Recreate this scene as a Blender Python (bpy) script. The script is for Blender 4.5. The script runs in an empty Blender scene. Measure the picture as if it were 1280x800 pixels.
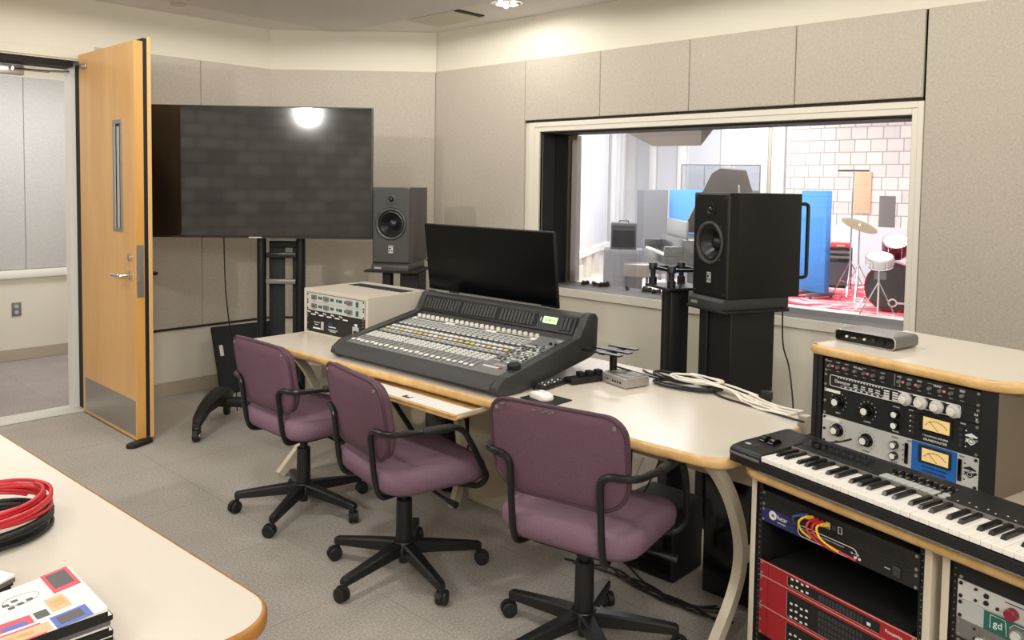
import bpy, bmesh, math, random
from math import sin, cos, pi, radians, sqrt, atan2, hypot
from mathutils import Vector, Matrix
random.seed(7)
SC = bpy.context.scene
COL = SC.collection

# ---------------------------------------------------------------- materials
def lin(c):
    return tuple(((v / 255) / 12.92 if v / 255 <= .04045 else ((v / 255 + .055) / 1.055) ** 2.4) for v in c) + (1,)

def mat(name, rgb, rough=.6, metal=0., spec=.5, var=0., scale=40., bump=0., bscale=300., coat=0., emit=0., emit_rgb=None, ior=1.5):
    m = bpy.data.materials.new(name); m.use_nodes = True
    nt = m.node_tree; b = nt.nodes['Principled BSDF']
    c = lin(rgb)
    b.inputs['Base Color'].default_value = c
    b.inputs['Roughness'].default_value = rough
    b.inputs['Metallic'].default_value = metal
    b.inputs['Specular IOR Level'].default_value = spec
    b.inputs['IOR'].default_value = ior
    b.inputs['Coat Weight'].default_value = coat
    if emit:
        b.inputs['Emission Color'].default_value = lin(emit_rgb or rgb)
        b.inputs['Emission Strength'].default_value = emit
    tc = nt.nodes.new('ShaderNodeTexCoord')
    if var:
        n = nt.nodes.new('ShaderNodeTexNoise'); n.inputs['Scale'].default_value = scale; n.inputs['Detail'].default_value = 4
        r = nt.nodes.new('ShaderNodeMapRange'); r.inputs['From Min'].default_value = .3; r.inputs['From Max'].default_value = .7
        r.inputs['To Min'].default_value = 1 - var; r.inputs['To Max'].default_value = 1 + var
        mx = nt.nodes.new('ShaderNodeMix'); mx.data_type = 'RGBA'; mx.blend_type = 'MULTIPLY'; mx.inputs['Factor'].default_value = 1
        mx.inputs['A'].default_value = c
        nt.links.new(tc.outputs['Object'], n.inputs['Vector']); nt.links.new(n.outputs['Fac'], r.inputs['Value'])
        nt.links.new(r.outputs['Result'], mx.inputs['B']); nt.links.new(mx.outputs['Result'], b.inputs['Base Color'])
    if bump:
        n2 = nt.nodes.new('ShaderNodeTexNoise'); n2.inputs['Scale'].default_value = bscale; n2.inputs['Detail'].default_value = 3
        bp = nt.nodes.new('ShaderNodeBump'); bp.inputs['Strength'].default_value = bump; bp.inputs['Distance'].default_value = .002
        nt.links.new(tc.outputs['Object'], n2.inputs['Vector']); nt.links.new(n2.outputs['Fac'], bp.inputs['Height'])
        nt.links.new(bp.outputs['Normal'], b.inputs['Normal'])
    return m

def wood(name, a, b_, rough=.35, along=(1, 1, 8), scale=9):
    m = mat(name, a, rough); nt = m.node_tree; b = nt.nodes['Principled BSDF']
    tc = nt.nodes.new('ShaderNodeTexCoord'); mp = nt.nodes.new('ShaderNodeMapping')
    mp.inputs['Scale'].default_value = tuple(1 / v for v in along)
    n = nt.nodes.new('ShaderNodeTexNoise'); n.inputs['Scale'].default_value = scale; n.inputs['Detail'].default_value = 6; n.inputs['Distortion'].default_value = .6
    cr = nt.nodes.new('ShaderNodeValToRGB'); cr.color_ramp.elements[0].position = .3; cr.color_ramp.elements[1].position = .72
    cr.color_ramp.elements[0].color = lin(a); cr.color_ramp.elements[1].color = lin(b_)
    nt.links.new(tc.outputs['Object'], mp.inputs['Vector']); nt.links.new(mp.outputs['Vector'], n.inputs['Vector'])
    nt.links.new(n.outputs['Fac'], cr.inputs['Fac']); nt.links.new(cr.outputs['Color'], b.inputs['Base Color'])
    return m

def fabric_wall(name, rgb):
    m = mat(name, rgb, .95, spec=.15); nt = m.node_tree; b = nt.nodes['Principled BSDF']
    tc = nt.nodes.new('ShaderNodeTexCoord'); mp1 = nt.nodes.new('ShaderNodeMapping'); mp2 = nt.nodes.new('ShaderNodeMapping')
    mp1.inputs['Scale'].default_value = (70, 70, 420); mp2.inputs['Scale'].default_value = (420, 420, 70)
    outs = []
    for mp in (mp1, mp2):
        n = nt.nodes.new('ShaderNodeTexNoise'); n.inputs['Scale'].default_value = 1; n.inputs['Detail'].default_value = 2
        nt.links.new(tc.outputs['Object'], mp.inputs['Vector']); nt.links.new(mp.outputs['Vector'], n.inputs['Vector']); outs.append(n)
    ad = nt.nodes.new('ShaderNodeMath'); ad.operation = 'ADD'
    nt.links.new(outs[0].outputs['Fac'], ad.inputs[0]); nt.links.new(outs[1].outputs['Fac'], ad.inputs[1])
    r = nt.nodes.new('ShaderNodeMapRange'); r.inputs['From Min'].default_value = .7; r.inputs['From Max'].default_value = 1.3
    r.inputs['To Min'].default_value = .84; r.inputs['To Max'].default_value = 1.14
    mx = nt.nodes.new('ShaderNodeMix'); mx.data_type = 'RGBA'; mx.blend_type = 'MULTIPLY'; mx.inputs['Factor'].default_value = 1; mx.inputs['A'].default_value = lin(rgb)
    nt.links.new(ad.outputs[0], r.inputs['Value']); nt.links.new(r.outputs['Result'], mx.inputs['B']); nt.links.new(mx.outputs['Result'], b.inputs['Base Color'])
    return m

def carpet(name, rgb, tile=.61):
    m = mat(name, rgb, .98, spec=.1, bump=.6, bscale=420); nt = m.node_tree; b = nt.nodes['Principled BSDF']
    tc = nt.nodes.new('ShaderNodeTexCoord')
    n = nt.nodes.new('ShaderNodeTexNoise'); n.inputs['Scale'].default_value = 130; n.inputs['Detail'].default_value = 3
    n3 = nt.nodes.new('ShaderNodeTexNoise'); n3.inputs['Scale'].default_value = 2.2; n3.inputs['Detail'].default_value = 5
    br = nt.nodes.new('ShaderNodeTexBrick'); br.offset = 0; br.inputs['Scale'].default_value = 1
    br.inputs['Brick Width'].default_value = tile; br.inputs['Row Height'].default_value = tile; br.inputs['Mortar Size'].default_value = .0025
    br.inputs['Color1'].default_value = (1, 1, 1, 1); br.inputs['Color2'].default_value = (.95, .95, .95, 1); br.inputs['Mortar'].default_value = (.8, .8, .8, 1)
    for q in (n, n3, br): nt.links.new(tc.outputs['Object'], q.inputs['Vector'])
    r = nt.nodes.new('ShaderNodeMapRange'); r.inputs['From Min'].default_value = .3; r.inputs['From Max'].default_value = .7; r.inputs['To Min'].default_value = .72; r.inputs['To Max'].default_value = 1.26
    r3 = nt.nodes.new('ShaderNodeMapRange'); r3.inputs['From Min'].default_value = .3; r3.inputs['From Max'].default_value = .7; r3.inputs['To Min'].default_value = .92; r3.inputs['To Max'].default_value = 1.07
    nt.links.new(n.outputs['Fac'], r.inputs['Value']); nt.links.new(n3.outputs['Fac'], r3.inputs['Value'])
    cur = None
    for src in (r.outputs['Result'], r3.outputs['Result'], br.outputs['Color']):
        mx = nt.nodes.new('ShaderNodeMix'); mx.data_type = 'RGBA'; mx.blend_type = 'MULTIPLY'; mx.inputs['Factor'].default_value = 1
        if cur is None: mx.inputs['A'].default_value = lin(rgb)
        else: nt.links.new(cur, mx.inputs['A'])
        nt.links.new(src, mx.inputs['B']); cur = mx.outputs['Result']
    nt.links.new(cur, b.inputs['Base Color'])
    return m

def blocks(name, a, b_, mortar, w, h, ms, offs=.5, axes='xz'):
    m = mat(name, a, .75, spec=.3); nt = m.node_tree; b = nt.nodes['Principled BSDF']
    tc = nt.nodes.new('ShaderNodeTexCoord'); sp = nt.nodes.new('ShaderNodeSeparateXYZ'); cb = nt.nodes.new('ShaderNodeCombineXYZ')
    nt.links.new(tc.outputs['Object'], sp.inputs[0])
    nt.links.new(sp.outputs[axes[0].upper()], cb.inputs[0]); nt.links.new(sp.outputs[axes[1].upper()], cb.inputs[1])
    nz = nt.nodes.new('ShaderNodeTexNoise'); nz.inputs['Scale'].default_value = 3; nt.links.new(tc.outputs['Object'], nz.inputs['Vector'])
    br = nt.nodes.new('ShaderNodeTexBrick'); br.offset = offs; br.inputs['Scale'].default_value = 1
    br.inputs['Brick Width'].default_value = w; br.inputs['Row Height'].default_value = h; br.inputs['Mortar Size'].default_value = ms; br.inputs['Mortar Smooth'].default_value = .6
    br.inputs['Color1'].default_value = lin(a); br.inputs['Color2'].default_value = lin(b_); br.inputs['Mortar'].default_value = lin(mortar)
    nt.links.new(cb.outputs[0], br.inputs['Vector']); nt.links.new(br.outputs['Color'], b.inputs['Base Color'])
    return m

def rug_mat(name):
    m = mat(name, (190, 60, 70), .95, spec=.1); nt = m.node_tree; b = nt.nodes['Principled BSDF']
    tc = nt.nodes.new('ShaderNodeTexCoord'); n = nt.nodes.new('ShaderNodeTexNoise'); n.inputs['Scale'].default_value = 1.3; n.inputs['Detail'].default_value = 9; n.inputs['Roughness'].default_value = .7
    n.inputs['Distortion'].default_value = 1.5
    cr = nt.nodes.new('ShaderNodeValToRGB'); e = cr.color_ramp.elements
    e[0].position = .42; e[0].color = lin((205, 60, 75)); e[1].position = .56; e[1].color = lin((225, 200, 200))
    k = cr.color_ramp.elements.new(.49); k.color = lin((220, 110, 120))
    nt.links.new(tc.outputs['Object'], n.inputs['Vector']); nt.links.new(n.outputs['Fac'], cr.inputs['Fac']); nt.links.new(cr.outputs['Color'], b.inputs['Base Color'])
    return m

def glass(name, refl=.05, tint=(1, 1, 1, 1)):
    m = bpy.data.materials.new(name); m.use_nodes = True; nt = m.node_tree; nt.nodes.clear()
    o = nt.nodes.new('ShaderNodeOutputMaterial'); t = nt.nodes.new('ShaderNodeBsdfTransparent'); t.inputs['Color'].default_value = tint
    g = nt.nodes.new('ShaderNodeBsdfGlossy'); g.inputs['Roughness'].default_value = .01
    f = nt.nodes.new('ShaderNodeFresnel'); f.inputs['IOR'].default_value = 1.45
    mx = nt.nodes.new('ShaderNodeMixShader')
    mm = nt.nodes.new('ShaderNodeMath'); mm.operation = 'MULTIPLY'; mm.inputs[1].default_value = refl / .05
    nt.links.new(f.outputs[0], mm.inputs[0]); nt.links.new(mm.outputs[0], mx.inputs[0])
    nt.links.new(t.outputs[0], mx.inputs[1]); nt.links.new(g.outputs[0], mx.inputs[2]); nt.links.new(mx.outputs[0], o.inputs[0])
    return m

M = dict(
    plaster=mat('cream plaster', (218, 213, 198), .85, spec=.2, var=.015, scale=3),
    ceil=mat('grey ceiling', (236, 233, 230), .9, spec=.1, var=.03, scale=90),
    ceil2=mat('grey ceiling panel', (226, 224, 222), .9, spec=.1, var=.03, scale=90),
    fabric=fabric_wall('woven wall fabric', (186, 178, 165)),
    fabric2=fabric_wall('woven corridor fabric', (188, 186, 184)),
    base=mat('taupe baseboard', (172, 162, 142), .6),
    carpet=carpet('loop carpet', (176, 170, 162)),
    carpet2=carpet('corridor carpet', (158, 149, 146)),
    thresh=mat('pale threshold', (205, 203, 196), .6, var=.04, scale=20),
    white=mat('white paint', (232, 230, 224), .5),
    cream=mat('cream frame paint', (224, 218, 204), .55),
    gap=mat('dark gap', (52, 45, 38), .9),
    black=mat('black plastic', (22, 22, 23), .45),
    blackm=mat('matte black', (14, 14, 15), .7),
    bgloss=mat('gloss black', (10, 10, 11), .15),
    satin=mat('black satin metal', (30, 30, 31), .32, metal=.3),
    screen=mat('screen glass', (8, 8, 9), .06, ior=2.0),
    screen2=mat('matte screen', (6, 7, 8), .22, spec=.2),
    dgrey=mat('dark grey plastic', (52, 52, 53), .45),
    mgrey=mat('mid grey panel', (112, 113, 112), .5),
    lgrey=mat('light grey panel', (176, 178, 176), .45),
    spk=mat('black lacquer cabinet', (12, 12, 13), .42, var=.1, scale=200),
    spk2=mat('charcoal cabinet', (58, 57, 55), .42, var=.08, scale=200),
    cone=mat('speaker cone', (20, 20, 21), .35),
    ring=mat('speaker ring', (74, 73, 71), .35, metal=.3),
    laminate=mat('cream laminate', (217, 208, 193), .28, var=.015, scale=200, spec=.4),
    laminate2=mat('table laminate', (214, 206, 193), .33, var=.012, scale=200, spec=.4),
    oak=wood('oak edge', (198, 156, 96), (222, 186, 128), .35, (1, 1, 1), 22),
    oakdark=wood('brown oak edge', (150, 98, 44), (186, 132, 66), .35, (1, 1, 1), 18),
    door=wood('honey maple veneer', (212, 164, 104), (226, 182, 124), .38, (1, 1, 6), 7),
    dooredge=wood('golden door edge', (205, 150, 76), (216, 164, 92), .4, (1, 1, 6), 12),
    steel=mat('brushed steel', (176, 172, 166), .35, metal=.85),
    chrome=mat('chrome', (220, 220, 222), .12, metal=1.),
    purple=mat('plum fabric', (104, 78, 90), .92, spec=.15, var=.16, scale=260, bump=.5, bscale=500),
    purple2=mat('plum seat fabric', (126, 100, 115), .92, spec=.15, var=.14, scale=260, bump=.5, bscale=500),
    piping=mat('plum vinyl edge', (74, 50, 64), .5),
    rubber=mat('caster rubber', (26, 25, 25), .6),
    taupe=mat('taupe panel', (186, 175, 156), .5),
    brown=mat('side panel with painted shade', (112, 100, 85), .5),  # taupe panel painted darker, its shadow put into the colour
    leg=mat('cream metal leg', (205, 195, 176), .45),
    case=mat('beige metal case', (200, 191, 176), .45),
    silver=mat('silver faceplate', (205, 205, 202), .4, metal=.25),
    silver2=mat('aluminium', (176, 174, 170), .38, metal=.5),
    alu=mat('grey aluminium', (120, 116, 112), .4, metal=.3),
    yellow=mat('yellow plastic', (232, 208, 110), .4),
    blue=mat('meter blue', (28, 98, 176), .45),
    navy=mat('navy faceplate', (40, 40, 92), .4),
    red=mat('red anodised', (168, 34, 42), .35, metal=.25),
    redline=mat('pale red edge', (226, 170, 160), .3, metal=.4),
    redknob=mat('maroon knob', (130, 30, 52), .35),
    green=mat('teal green faceplate', (24, 96, 84), .45),
    meter=mat('amber meter face', (232, 200, 138), .5, emit=.22),
    lcd=mat('green display', (190, 240, 170), .5, emit=.9),
    ink=mat('white lettering', (225, 225, 222), .6),
    inkgrey=mat('grey lettering', (150, 150, 148), .6),
    inkblack=mat('black lettering', (25, 25, 26), .6),
    inkblue=mat('blue lettering', (52, 96, 200), .6),
    inkred=mat('red lettering', (206, 54, 74), .6),
    pinkknob=mat('glowing pink knob', (226, 110, 130), .5, emit=.12),  # dull pink knobs, a faint glow put into their material
    key=mat('white key', (238, 234, 226), .25),
    bkey=mat('black key', (18, 18, 19), .25),
    knobw=mat('white knob', (222, 218, 206), .35),
    paper=mat('white paper', (240, 238, 232), .7),
    wcable=mat('white cable', (232, 226, 214), .5),
    bcable=mat('black cable', (20, 20, 21), .5),
    rcable=mat('red cable', (196, 40, 50), .4),
    ycable=mat('yellow cable', (232, 186, 50), .45),
    blcable=mat('blue cable', (56, 80, 140), .45),
    glass=glass('window glass', .05),
    plexi=glass('plexiglass', .10, (.80, .83, .86, 1)),
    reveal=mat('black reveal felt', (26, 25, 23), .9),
    sill=mat('grey sill', (112, 106, 99), .6),
    swhite=mat('studio white paint', (236, 236, 236), .7),
    spanel=fabric_wall('studio grey panel', (214, 216, 222)),
    tile_refl=blocks('painted block reflection', (230, 228, 222), (212, 210, 204), (170, 168, 162), .27, .22, .014, .25, 'yz'),  # block pattern stands for a reflection in the window glass, painted as wall colour
    rtile=blocks('diffuser blocks', (232, 228, 220), (188, 184, 176), (110, 106, 100), .34, .16, .012, .5, 'yz'),
    sfloor=mat('studio floor', (206, 196, 190), .5),
    rug=rug_mat('red patterned rug'),
    gblue=mat('hazed blue gobo fabric', (84, 146, 216), .9, spec=.1, var=.04, scale=60),  # blue lightened, haze from the window glass put into the colour
    ggrey=mat('grey gobo fabric', (112, 114, 118), .9, spec=.1, var=.04, scale=60),
    amp=mat('amp tolex', (78, 80, 84), .8), amp2=mat('amp grey grille', (118, 119, 122), .85),
    piano=mat('grey piano lacquer', (72, 74, 76), .25), pianolid=mat('piano lid', (128, 128, 126), .35),
    maroon=mat('drum maroon shell', (104, 24, 40), .2), drumhead=mat('drum head', (226, 214, 200), .5), kickhead=mat('kick drum front head', (64, 62, 62), .35),
    cymbal=mat('bronze cymbal', (176, 160, 130), .3, metal=.8),
    orange=mat('peach board', (236, 186, 152), .8), redbox=mat('red case', (206, 70, 76), .5),
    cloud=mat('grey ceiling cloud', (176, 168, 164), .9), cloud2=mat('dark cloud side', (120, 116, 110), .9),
    lamp=mat('lamp glow', (255, 250, 240), .5, emit=14),
    mag1=mat('pink ink', (222, 88, 104), .5), mag2=mat('peach ink', (238, 188, 150), .5), mag3=mat('blue ink', (96, 118, 196), .5), mag4=mat('grey ink', (96, 92, 94), .5),
)

# ---------------------------------------------------------------- mesh builder
class MB:
    def __init__(s): s.bm = bmesh.new()
    def box(s, x0, x1, y0, y1, z0, z1, bevel=0, seg=2, T=None):
        t = bmesh.new()
        v = [t.verts.new((x, y, z)) for z in (z0, z1) for y in (y0, y1) for x in (x0, x1)]
        for f in ((0, 2, 3, 1), (4, 5, 7, 6), (0, 1, 5, 4), (2, 6, 7, 3), (0, 4, 6, 2), (1, 3, 7, 5)): t.faces.new([v[i] for i in f])
        if bevel: bmesh.ops.bevel(t, geom=t.edges[:], offset=bevel, segments=seg, affect='EDGES', profile=.5)
        return s._add(t, T)
    def _add(s, t, T=None):
        if T is not None: bmesh.ops.transform(t, matrix=T, verts=t.verts[:])
        bmesh.ops.recalc_face_normals(t, faces=t.faces[:])
        me = bpy.data.meshes.new('tmp'); t.to_mesh(me); t.free(); s.bm.from_mesh(me); bpy.data.meshes.remove(me); return s
    def prism(s, poly, d, axis='z', lo=0, bevel=0, T=None, seg=2):
        """polygon in a plane extruded along axis: z -> (x,y), y -> (x,z), x -> (y,z)"""
        t = bmesh.new()
        def P(a, b, c): return {'z': (a, b, c), 'y': (a, c, b), 'x': (c, a, b)}[axis]
        A = [t.verts.new(P(a, b, lo)) for a, b in poly]; B = [t.verts.new(P(a, b, lo + d)) for a, b in poly]
        n = len(poly); t.faces.new(A[::-1]); t.faces.new(B)
        for i in range(n): t.faces.new((A[i], A[(i + 1) % n], B[(i + 1) % n], B[i]))
        if bevel: bmesh.ops.bevel(t, geom=t.edges[:], offset=bevel, segments=seg, affect='EDGES', profile=.5)
        return s._add(t, T)
    def loft(s, loops, cap=True, T=None, closed=True):
        t = bmesh.new(); L = [[t.verts.new(p) for p in lp] for lp in loops]; n = len(L[0])
        for a, b in zip(L, L[1:]):
            for i in range(n if closed else n - 1): t.faces.new((a[i], a[(i + 1) % n], b[(i + 1) % n], b[i]))
        if cap and closed: t.faces.new(L[0][::-1]); t.faces.new(L[-1])
        return s._add(t, T)
    def cyl(s, p0, p1, r0, r1=None, n=16):
        p0, p1 = Vector(p0), Vector(p1); r1 = r0 if r1 is None else r1
        d = (p1 - p0).normalized(); a = d.orthogonal().normalized(); b = d.cross(a)
        lp = [[p + (a * cos(2 * pi * i / n) + b * sin(2 * pi * i / n)) * r for i in range(n)] for p, r in ((p0, r0), (p1, r1))]
        return s.loft(lp)
    def lathe(s, prof, o, d, n=28, cap=True):
        """profile of (radius, distance along d) turned about the axis through o"""
        o, d = Vector(o), Vector(d).normalized(); a = d.orthogonal().normalized(); b = d.cross(a)
        lp = [[o + d * h + (a * cos(2 * pi * i / n) + b * sin(2 * pi * i / n)) * max(r, 1e-4) for i in range(n)] for r, h in prof]
        return s.loft(lp, cap=cap)
    def tube(s, pts, r, n=8, closed=False):
        P = [Vector(p) for p in pts]; m = len(P)
        tan = []
        for i in range(m):
            a = P[(i - 1) % m] if closed or i else P[0]; b = P[(i + 1) % m] if closed or i < m - 1 else P[-1]
            tan.append((b - a).normalized())
        u = tan[0].orthogonal().normalized(); loops = []
        for i in range(m):
            u = (u - tan[i] * u.dot(tan[i])).normalized(); w = tan[i].cross(u)
            rr = r[i] if isinstance(r, (list, tuple)) else r
            loops.append([P[i] + (u * cos(2 * pi * k / n) + w * sin(2 * pi * k / n)) * rr for k in range(n)])
        if closed: loops.append(loops[0]); return s.loft(loops, cap=False)
        return s.loft(loops)
    def quad(s, *p):
        v = [s.bm.verts.new(q) for q in p]; s.bm.faces.new(v); return s
    def build(s, name, m, parent=None, smooth=35, loc=None, rz=0, inv=None):
        me = bpy.data.meshes.new(name); s.bm.to_mesh(me); s.bm.free()
        me.materials.append(M[m] if isinstance(m, str) else m)
        if smooth:
            for p in me.polygons: p.use_smooth = True
            me.set_sharp_from_angle(angle=radians(smooth))
        o = bpy.data.objects.new(name, me); COL.objects.link(o)
        if parent is not None: o.parent = parent
        if loc is not None: o.location = loc
        o.rotation_euler.z = rz
        return o

def smooth_path(pts, k=6, closed=False):
    P = [Vector(p) for p in pts]; n = len(P); out = []
    rng = range(n if closed else n - 1)
    for i in rng:
        p1, p2 = P[i], P[(i + 1) % n]
        p0 = P[(i - 1) % n] if (closed or i > 0) else p1; p3 = P[(i + 2) % n] if (closed or i + 2 < n) else p2
        for j in range(k):
            t = j / k
            out.append(.5 * ((2 * p1) + (p2 - p0) * t + (2 * p0 - 5 * p1 + 4 * p2 - p3) * t * t + (3 * p1 - p0 - 3 * p2 + p3) * t ** 3))
    if not closed: out.append(P[-1])
    return out

def rrect(w, h, r, n=5, cx=0, cy=0):
    rs = r if isinstance(r, (list, tuple)) else [r] * 4      # corners: +x+y, -x+y, -x-y, +x-y
    out = []
    for k, (sx, sy) in enumerate(((1, 1), (-1, 1), (-1, -1), (1, -1))):
        R = max(rs[k], 1e-4); ox, oy = cx + sx * (w / 2 - R), cy + sy * (h / 2 - R)
        for i in range(n + 1):
            a = pi / 2 * k + pi / 2 * i / n; out.append((ox + R * cos(a), oy + R * sin(a)))
    return out

def bend_path(pts, r, k=6):
    """polyline with its corners rounded by radius r"""
    P = [Vector(p) for p in pts]; out = [P[0]]
    for i in range(1, len(P) - 1):
        a = (P[i - 1] - P[i]); b = (P[i + 1] - P[i]); q = min(r, a.length * .45, b.length * .45)
        s, e = P[i] + a.normalized() * q, P[i] + b.normalized() * q
        for j in range(k + 1):
            t = j / k; out.append((1 - t) ** 2 * s + 2 * t * (1 - t) * P[i] + t * t * e)
    out.append(P[-1]); return out

def tag(o, label=None, cat=None, group=None, kind=None):
    if label: o['label'] = label
    if cat: o['category'] = cat
    if group: o['group'] = group
    if kind: o['kind'] = kind
    return o

def thing(name, label, cat, loc=(0, 0, 0), rz=0, group=None):
    o = bpy.data.objects.new(name, None); COL.objects.link(o); o.location = loc; o.rotation_euler.z = rz; o.empty_display_size = .1
    return tag(o, label, cat, group)

def struct(mb, name, m, parent=None, label=None, **kw):
    o = mb.build(name, m, parent, **kw)
    if parent is None: tag(o, kind='structure')
    if label: o['label'] = label
    return o

def kids(o): return [c for c in bpy.data.objects if c.parent is o]
def copy_tree(o, parent=None):
    c = o.copy(); COL.objects.link(c); c.parent = parent
    for ch in kids(o): copy_tree(ch, c)
    return c

def text(s, size, m, parent, loc, rot=(pi / 2, 0, 0), align='LEFT', name='lettering', ex=.0004, sx=1.0):
    cu = bpy.data.curves.new('lettering', 'FONT'); cu.body = s; cu.size = size; cu.extrude = ex; cu.align_x = align; cu.resolution_u = 2
    t = bpy.data.objects.new('lettering_curve', cu); COL.objects.link(t)
    dg = bpy.context.evaluated_depsgraph_get()
    me = bpy.data.meshes.new_from_object(t.evaluated_get(dg)); bpy.data.objects.remove(t); bpy.data.curves.remove(cu)
    me.materials.clear(); me.materials.append(M[m])
    o = bpy.data.objects.new(name, me); COL.objects.link(o); o.parent = parent; o.location = loc; o.rotation_euler = rot; o.scale.x = sx
    return o
# ---------------------------------------------------------------- the room
ZC = 2.7174; YA = 5.6475; XC = 4.196
AB = (3.289, YA); BC = (XC, 4.739)
struct(MB().box(-2.6, 4.56, -2.2, YA + .2, -.12, 0), 'floor', 'carpet')
struct(MB().box(-2.6, 4.56, -2.2, YA + .2, ZC, ZC + .1), 'ceiling', 'ceil')
struct(MB().prism([(-2.4, -2), (3.70, -2), (3.70, 5.20), (3.615, 5.285), (-2.4, 5.285)], .006, 'z', ZC - .006), 'trim_1', 'ceil2')
# left wall with the doorway
wl = struct(MB().box(-2.6, .95, YA, YA + .2, 0, ZC).box(.95, 1.93, YA, YA + .2, 2.31, ZC).box(1.93, 3.5, YA, YA + .2, 0, ZC), 'wall_left', 'plaster')
fp = .012
for a, b in ((2.0, 2.720), (2.724, 3.30)):
    MB().box(a, b, YA - fp, YA - .0005, .487, 2.413, .002, 1).build('fabric_panel', 'fabric', wl)
MB().box(2.0, 3.29, YA - fp + .002, YA - .0005, .470, .486).build('panel_edge', 'gap', wl)
# chamfered corner wall
wc = struct(MB().prism([AB, BC, (4.30, 4.80), (3.35, 5.75)], ZC, 'z', 0), 'wall_corner', 'plaster')
q = fp / sqrt(2)
def bpt(t, off=0): return (AB[0] + (BC[0] - AB[0]) * t - off * .7071, AB[1] + (BC[1] - AB[1]) * t - off * .7071)
MB().prism([bpt(.004, .0005), bpt(.996, .0005), bpt(.996, fp), bpt(.004, fp)], 2.413 - .487, 'z', .487, .002, seg=1).build('fabric_panel', 'fabric', wc)
MB().prism([bpt(.004, .0005), bpt(.996, .0005), bpt(.996, fp - .002), bpt(.004, fp - .002)], .016, 'z', .470).build('panel_edge', 'gap', wc)
# window wall
XW = XC + .012; Y0, Y1, Z0, Z1 = 1.272, 3.66, .85, 1.913
wr = struct(MB().box(XW, 4.56, -2.2, Y0, 0, ZC).box(XW, 4.56, Y1, 4.85, 0, ZC).box(XW, 4.56, Y0, Y1, 0, Z0).box(XW, 4.56, Y0, Y1, Z1, ZC), 'wall_right', 'plaster')
for a, b, c, d in ((3.797, 4.732, .487, 2.413), (3.148, 3.793, 1.995, 2.413), (2.499, 3.144, 1.995, 2.413), (1.860, 2.495, 1.995, 2.413), (1.226, 1.856, 1.995, 2.413), (-2.0, 1.214, .487, 2.413)):
    MB().box(XC - .012, XW - .0005, a, b, c, d, .003, 1).build('fabric_panel', 'fabric', wr)
MB().box(XW - .005, XW - .0006, 1.20, 3.80, 1.978, 2.413).build('panel_edge', 'gap', wr)
MB().box(XW - .005, XW - .0006, 1.213, 1.227, 1.9, 2.413).build('panel_edge', 'gap', wr)
# the unseen walls behind the camera, faced with diffuser blocks
struct(MB().box(-2.6, -2.4, -2.2, YA + .2, 0, ZC), 'wall_back', 'rtile')
struct(MB().box(-2.4, 4.56, -2.2, -2.0, 0, ZC), 'wall_side', 'plaster')
struct(MB().box(1.93, 3.30, YA - .012, YA - .0005, 0, .1, .002, 1), 'baseboard_left', 'base')
struct(MB().prism([bpt(.0, .0005), bpt(1., .0005), bpt(1., .012), bpt(.0, .012)], .1, 'z', 0), 'baseboard_corner', 'base')
struct(MB().box(XW - .012, XW - .0005, -2.0, 4.74, 0, .1, .002, 1), 'baseboard_right', 'base')

# ---------------------------------------------------------------- control room window
w1 = struct(MB().box(4.190, 4.23, Y1, 3.749, .80, 1.977, .003, 1).box(4.190, 4.23, 1.218, Y0, .80, 1.977, .003, 1).box(4.190, 4.23, Y0, Y1, Z1, 1.977, .003, 1).box(4.190, 4.23, Y0, Y1, .800, Z0, .003, 1), 'window_1', 'cream')
MB().box(4.184, 4.1895, 3.70, 3.749, .80, 1.977, .002, 1).box(4.184, 4.1895, 1.218, 1.244, .80, 1.977, .002, 1).box(4.184, 4.1895, 1.244, 3.70, 1.945, 1.977, .002, 1).build('window_frame', 'cream', w1)
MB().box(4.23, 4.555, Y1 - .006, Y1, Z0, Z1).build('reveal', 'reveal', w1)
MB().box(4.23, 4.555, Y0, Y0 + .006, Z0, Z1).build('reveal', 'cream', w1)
MB().box(4.23, 4.555, Y0, Y1, Z1 - .005, Z1).build('head_lining', 'sill', w1)
MB().box(4.20, 4.555, Y0 + .006, Y1 - .006, Z0, Z0 + .004).build('window_sill', 'sill', w1)
MB().box(4.19, 4.20, Y0, Y1, Z0, Z0 + .005).build('sill_edge', 'white', w1)
MB().box(4.355, 4.361, Y0 + .006, Y1 - .006, Z0 + .004, Z1 - .005).build('pane', 'glass', w1)
MB().box(4.540, 4.546, Y0 + .006, Y1 - .006, Z0 + .004, Z1 - .005).build('pane', 'glass', w1)
for a, b in ((Y1 - .05, Y1 - .006), (Y0 + .006, Y0 + .05)): MB().box(4.548, 4.60, a, b, Z0 + .004, Z1 - .005).build('jamb', 'swhite', w1)
MB().box(4.232, 4.24, Y0, Y1, Z1 - .012, Z1 - .005).build('gasket', 'blackm', w1)

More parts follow.
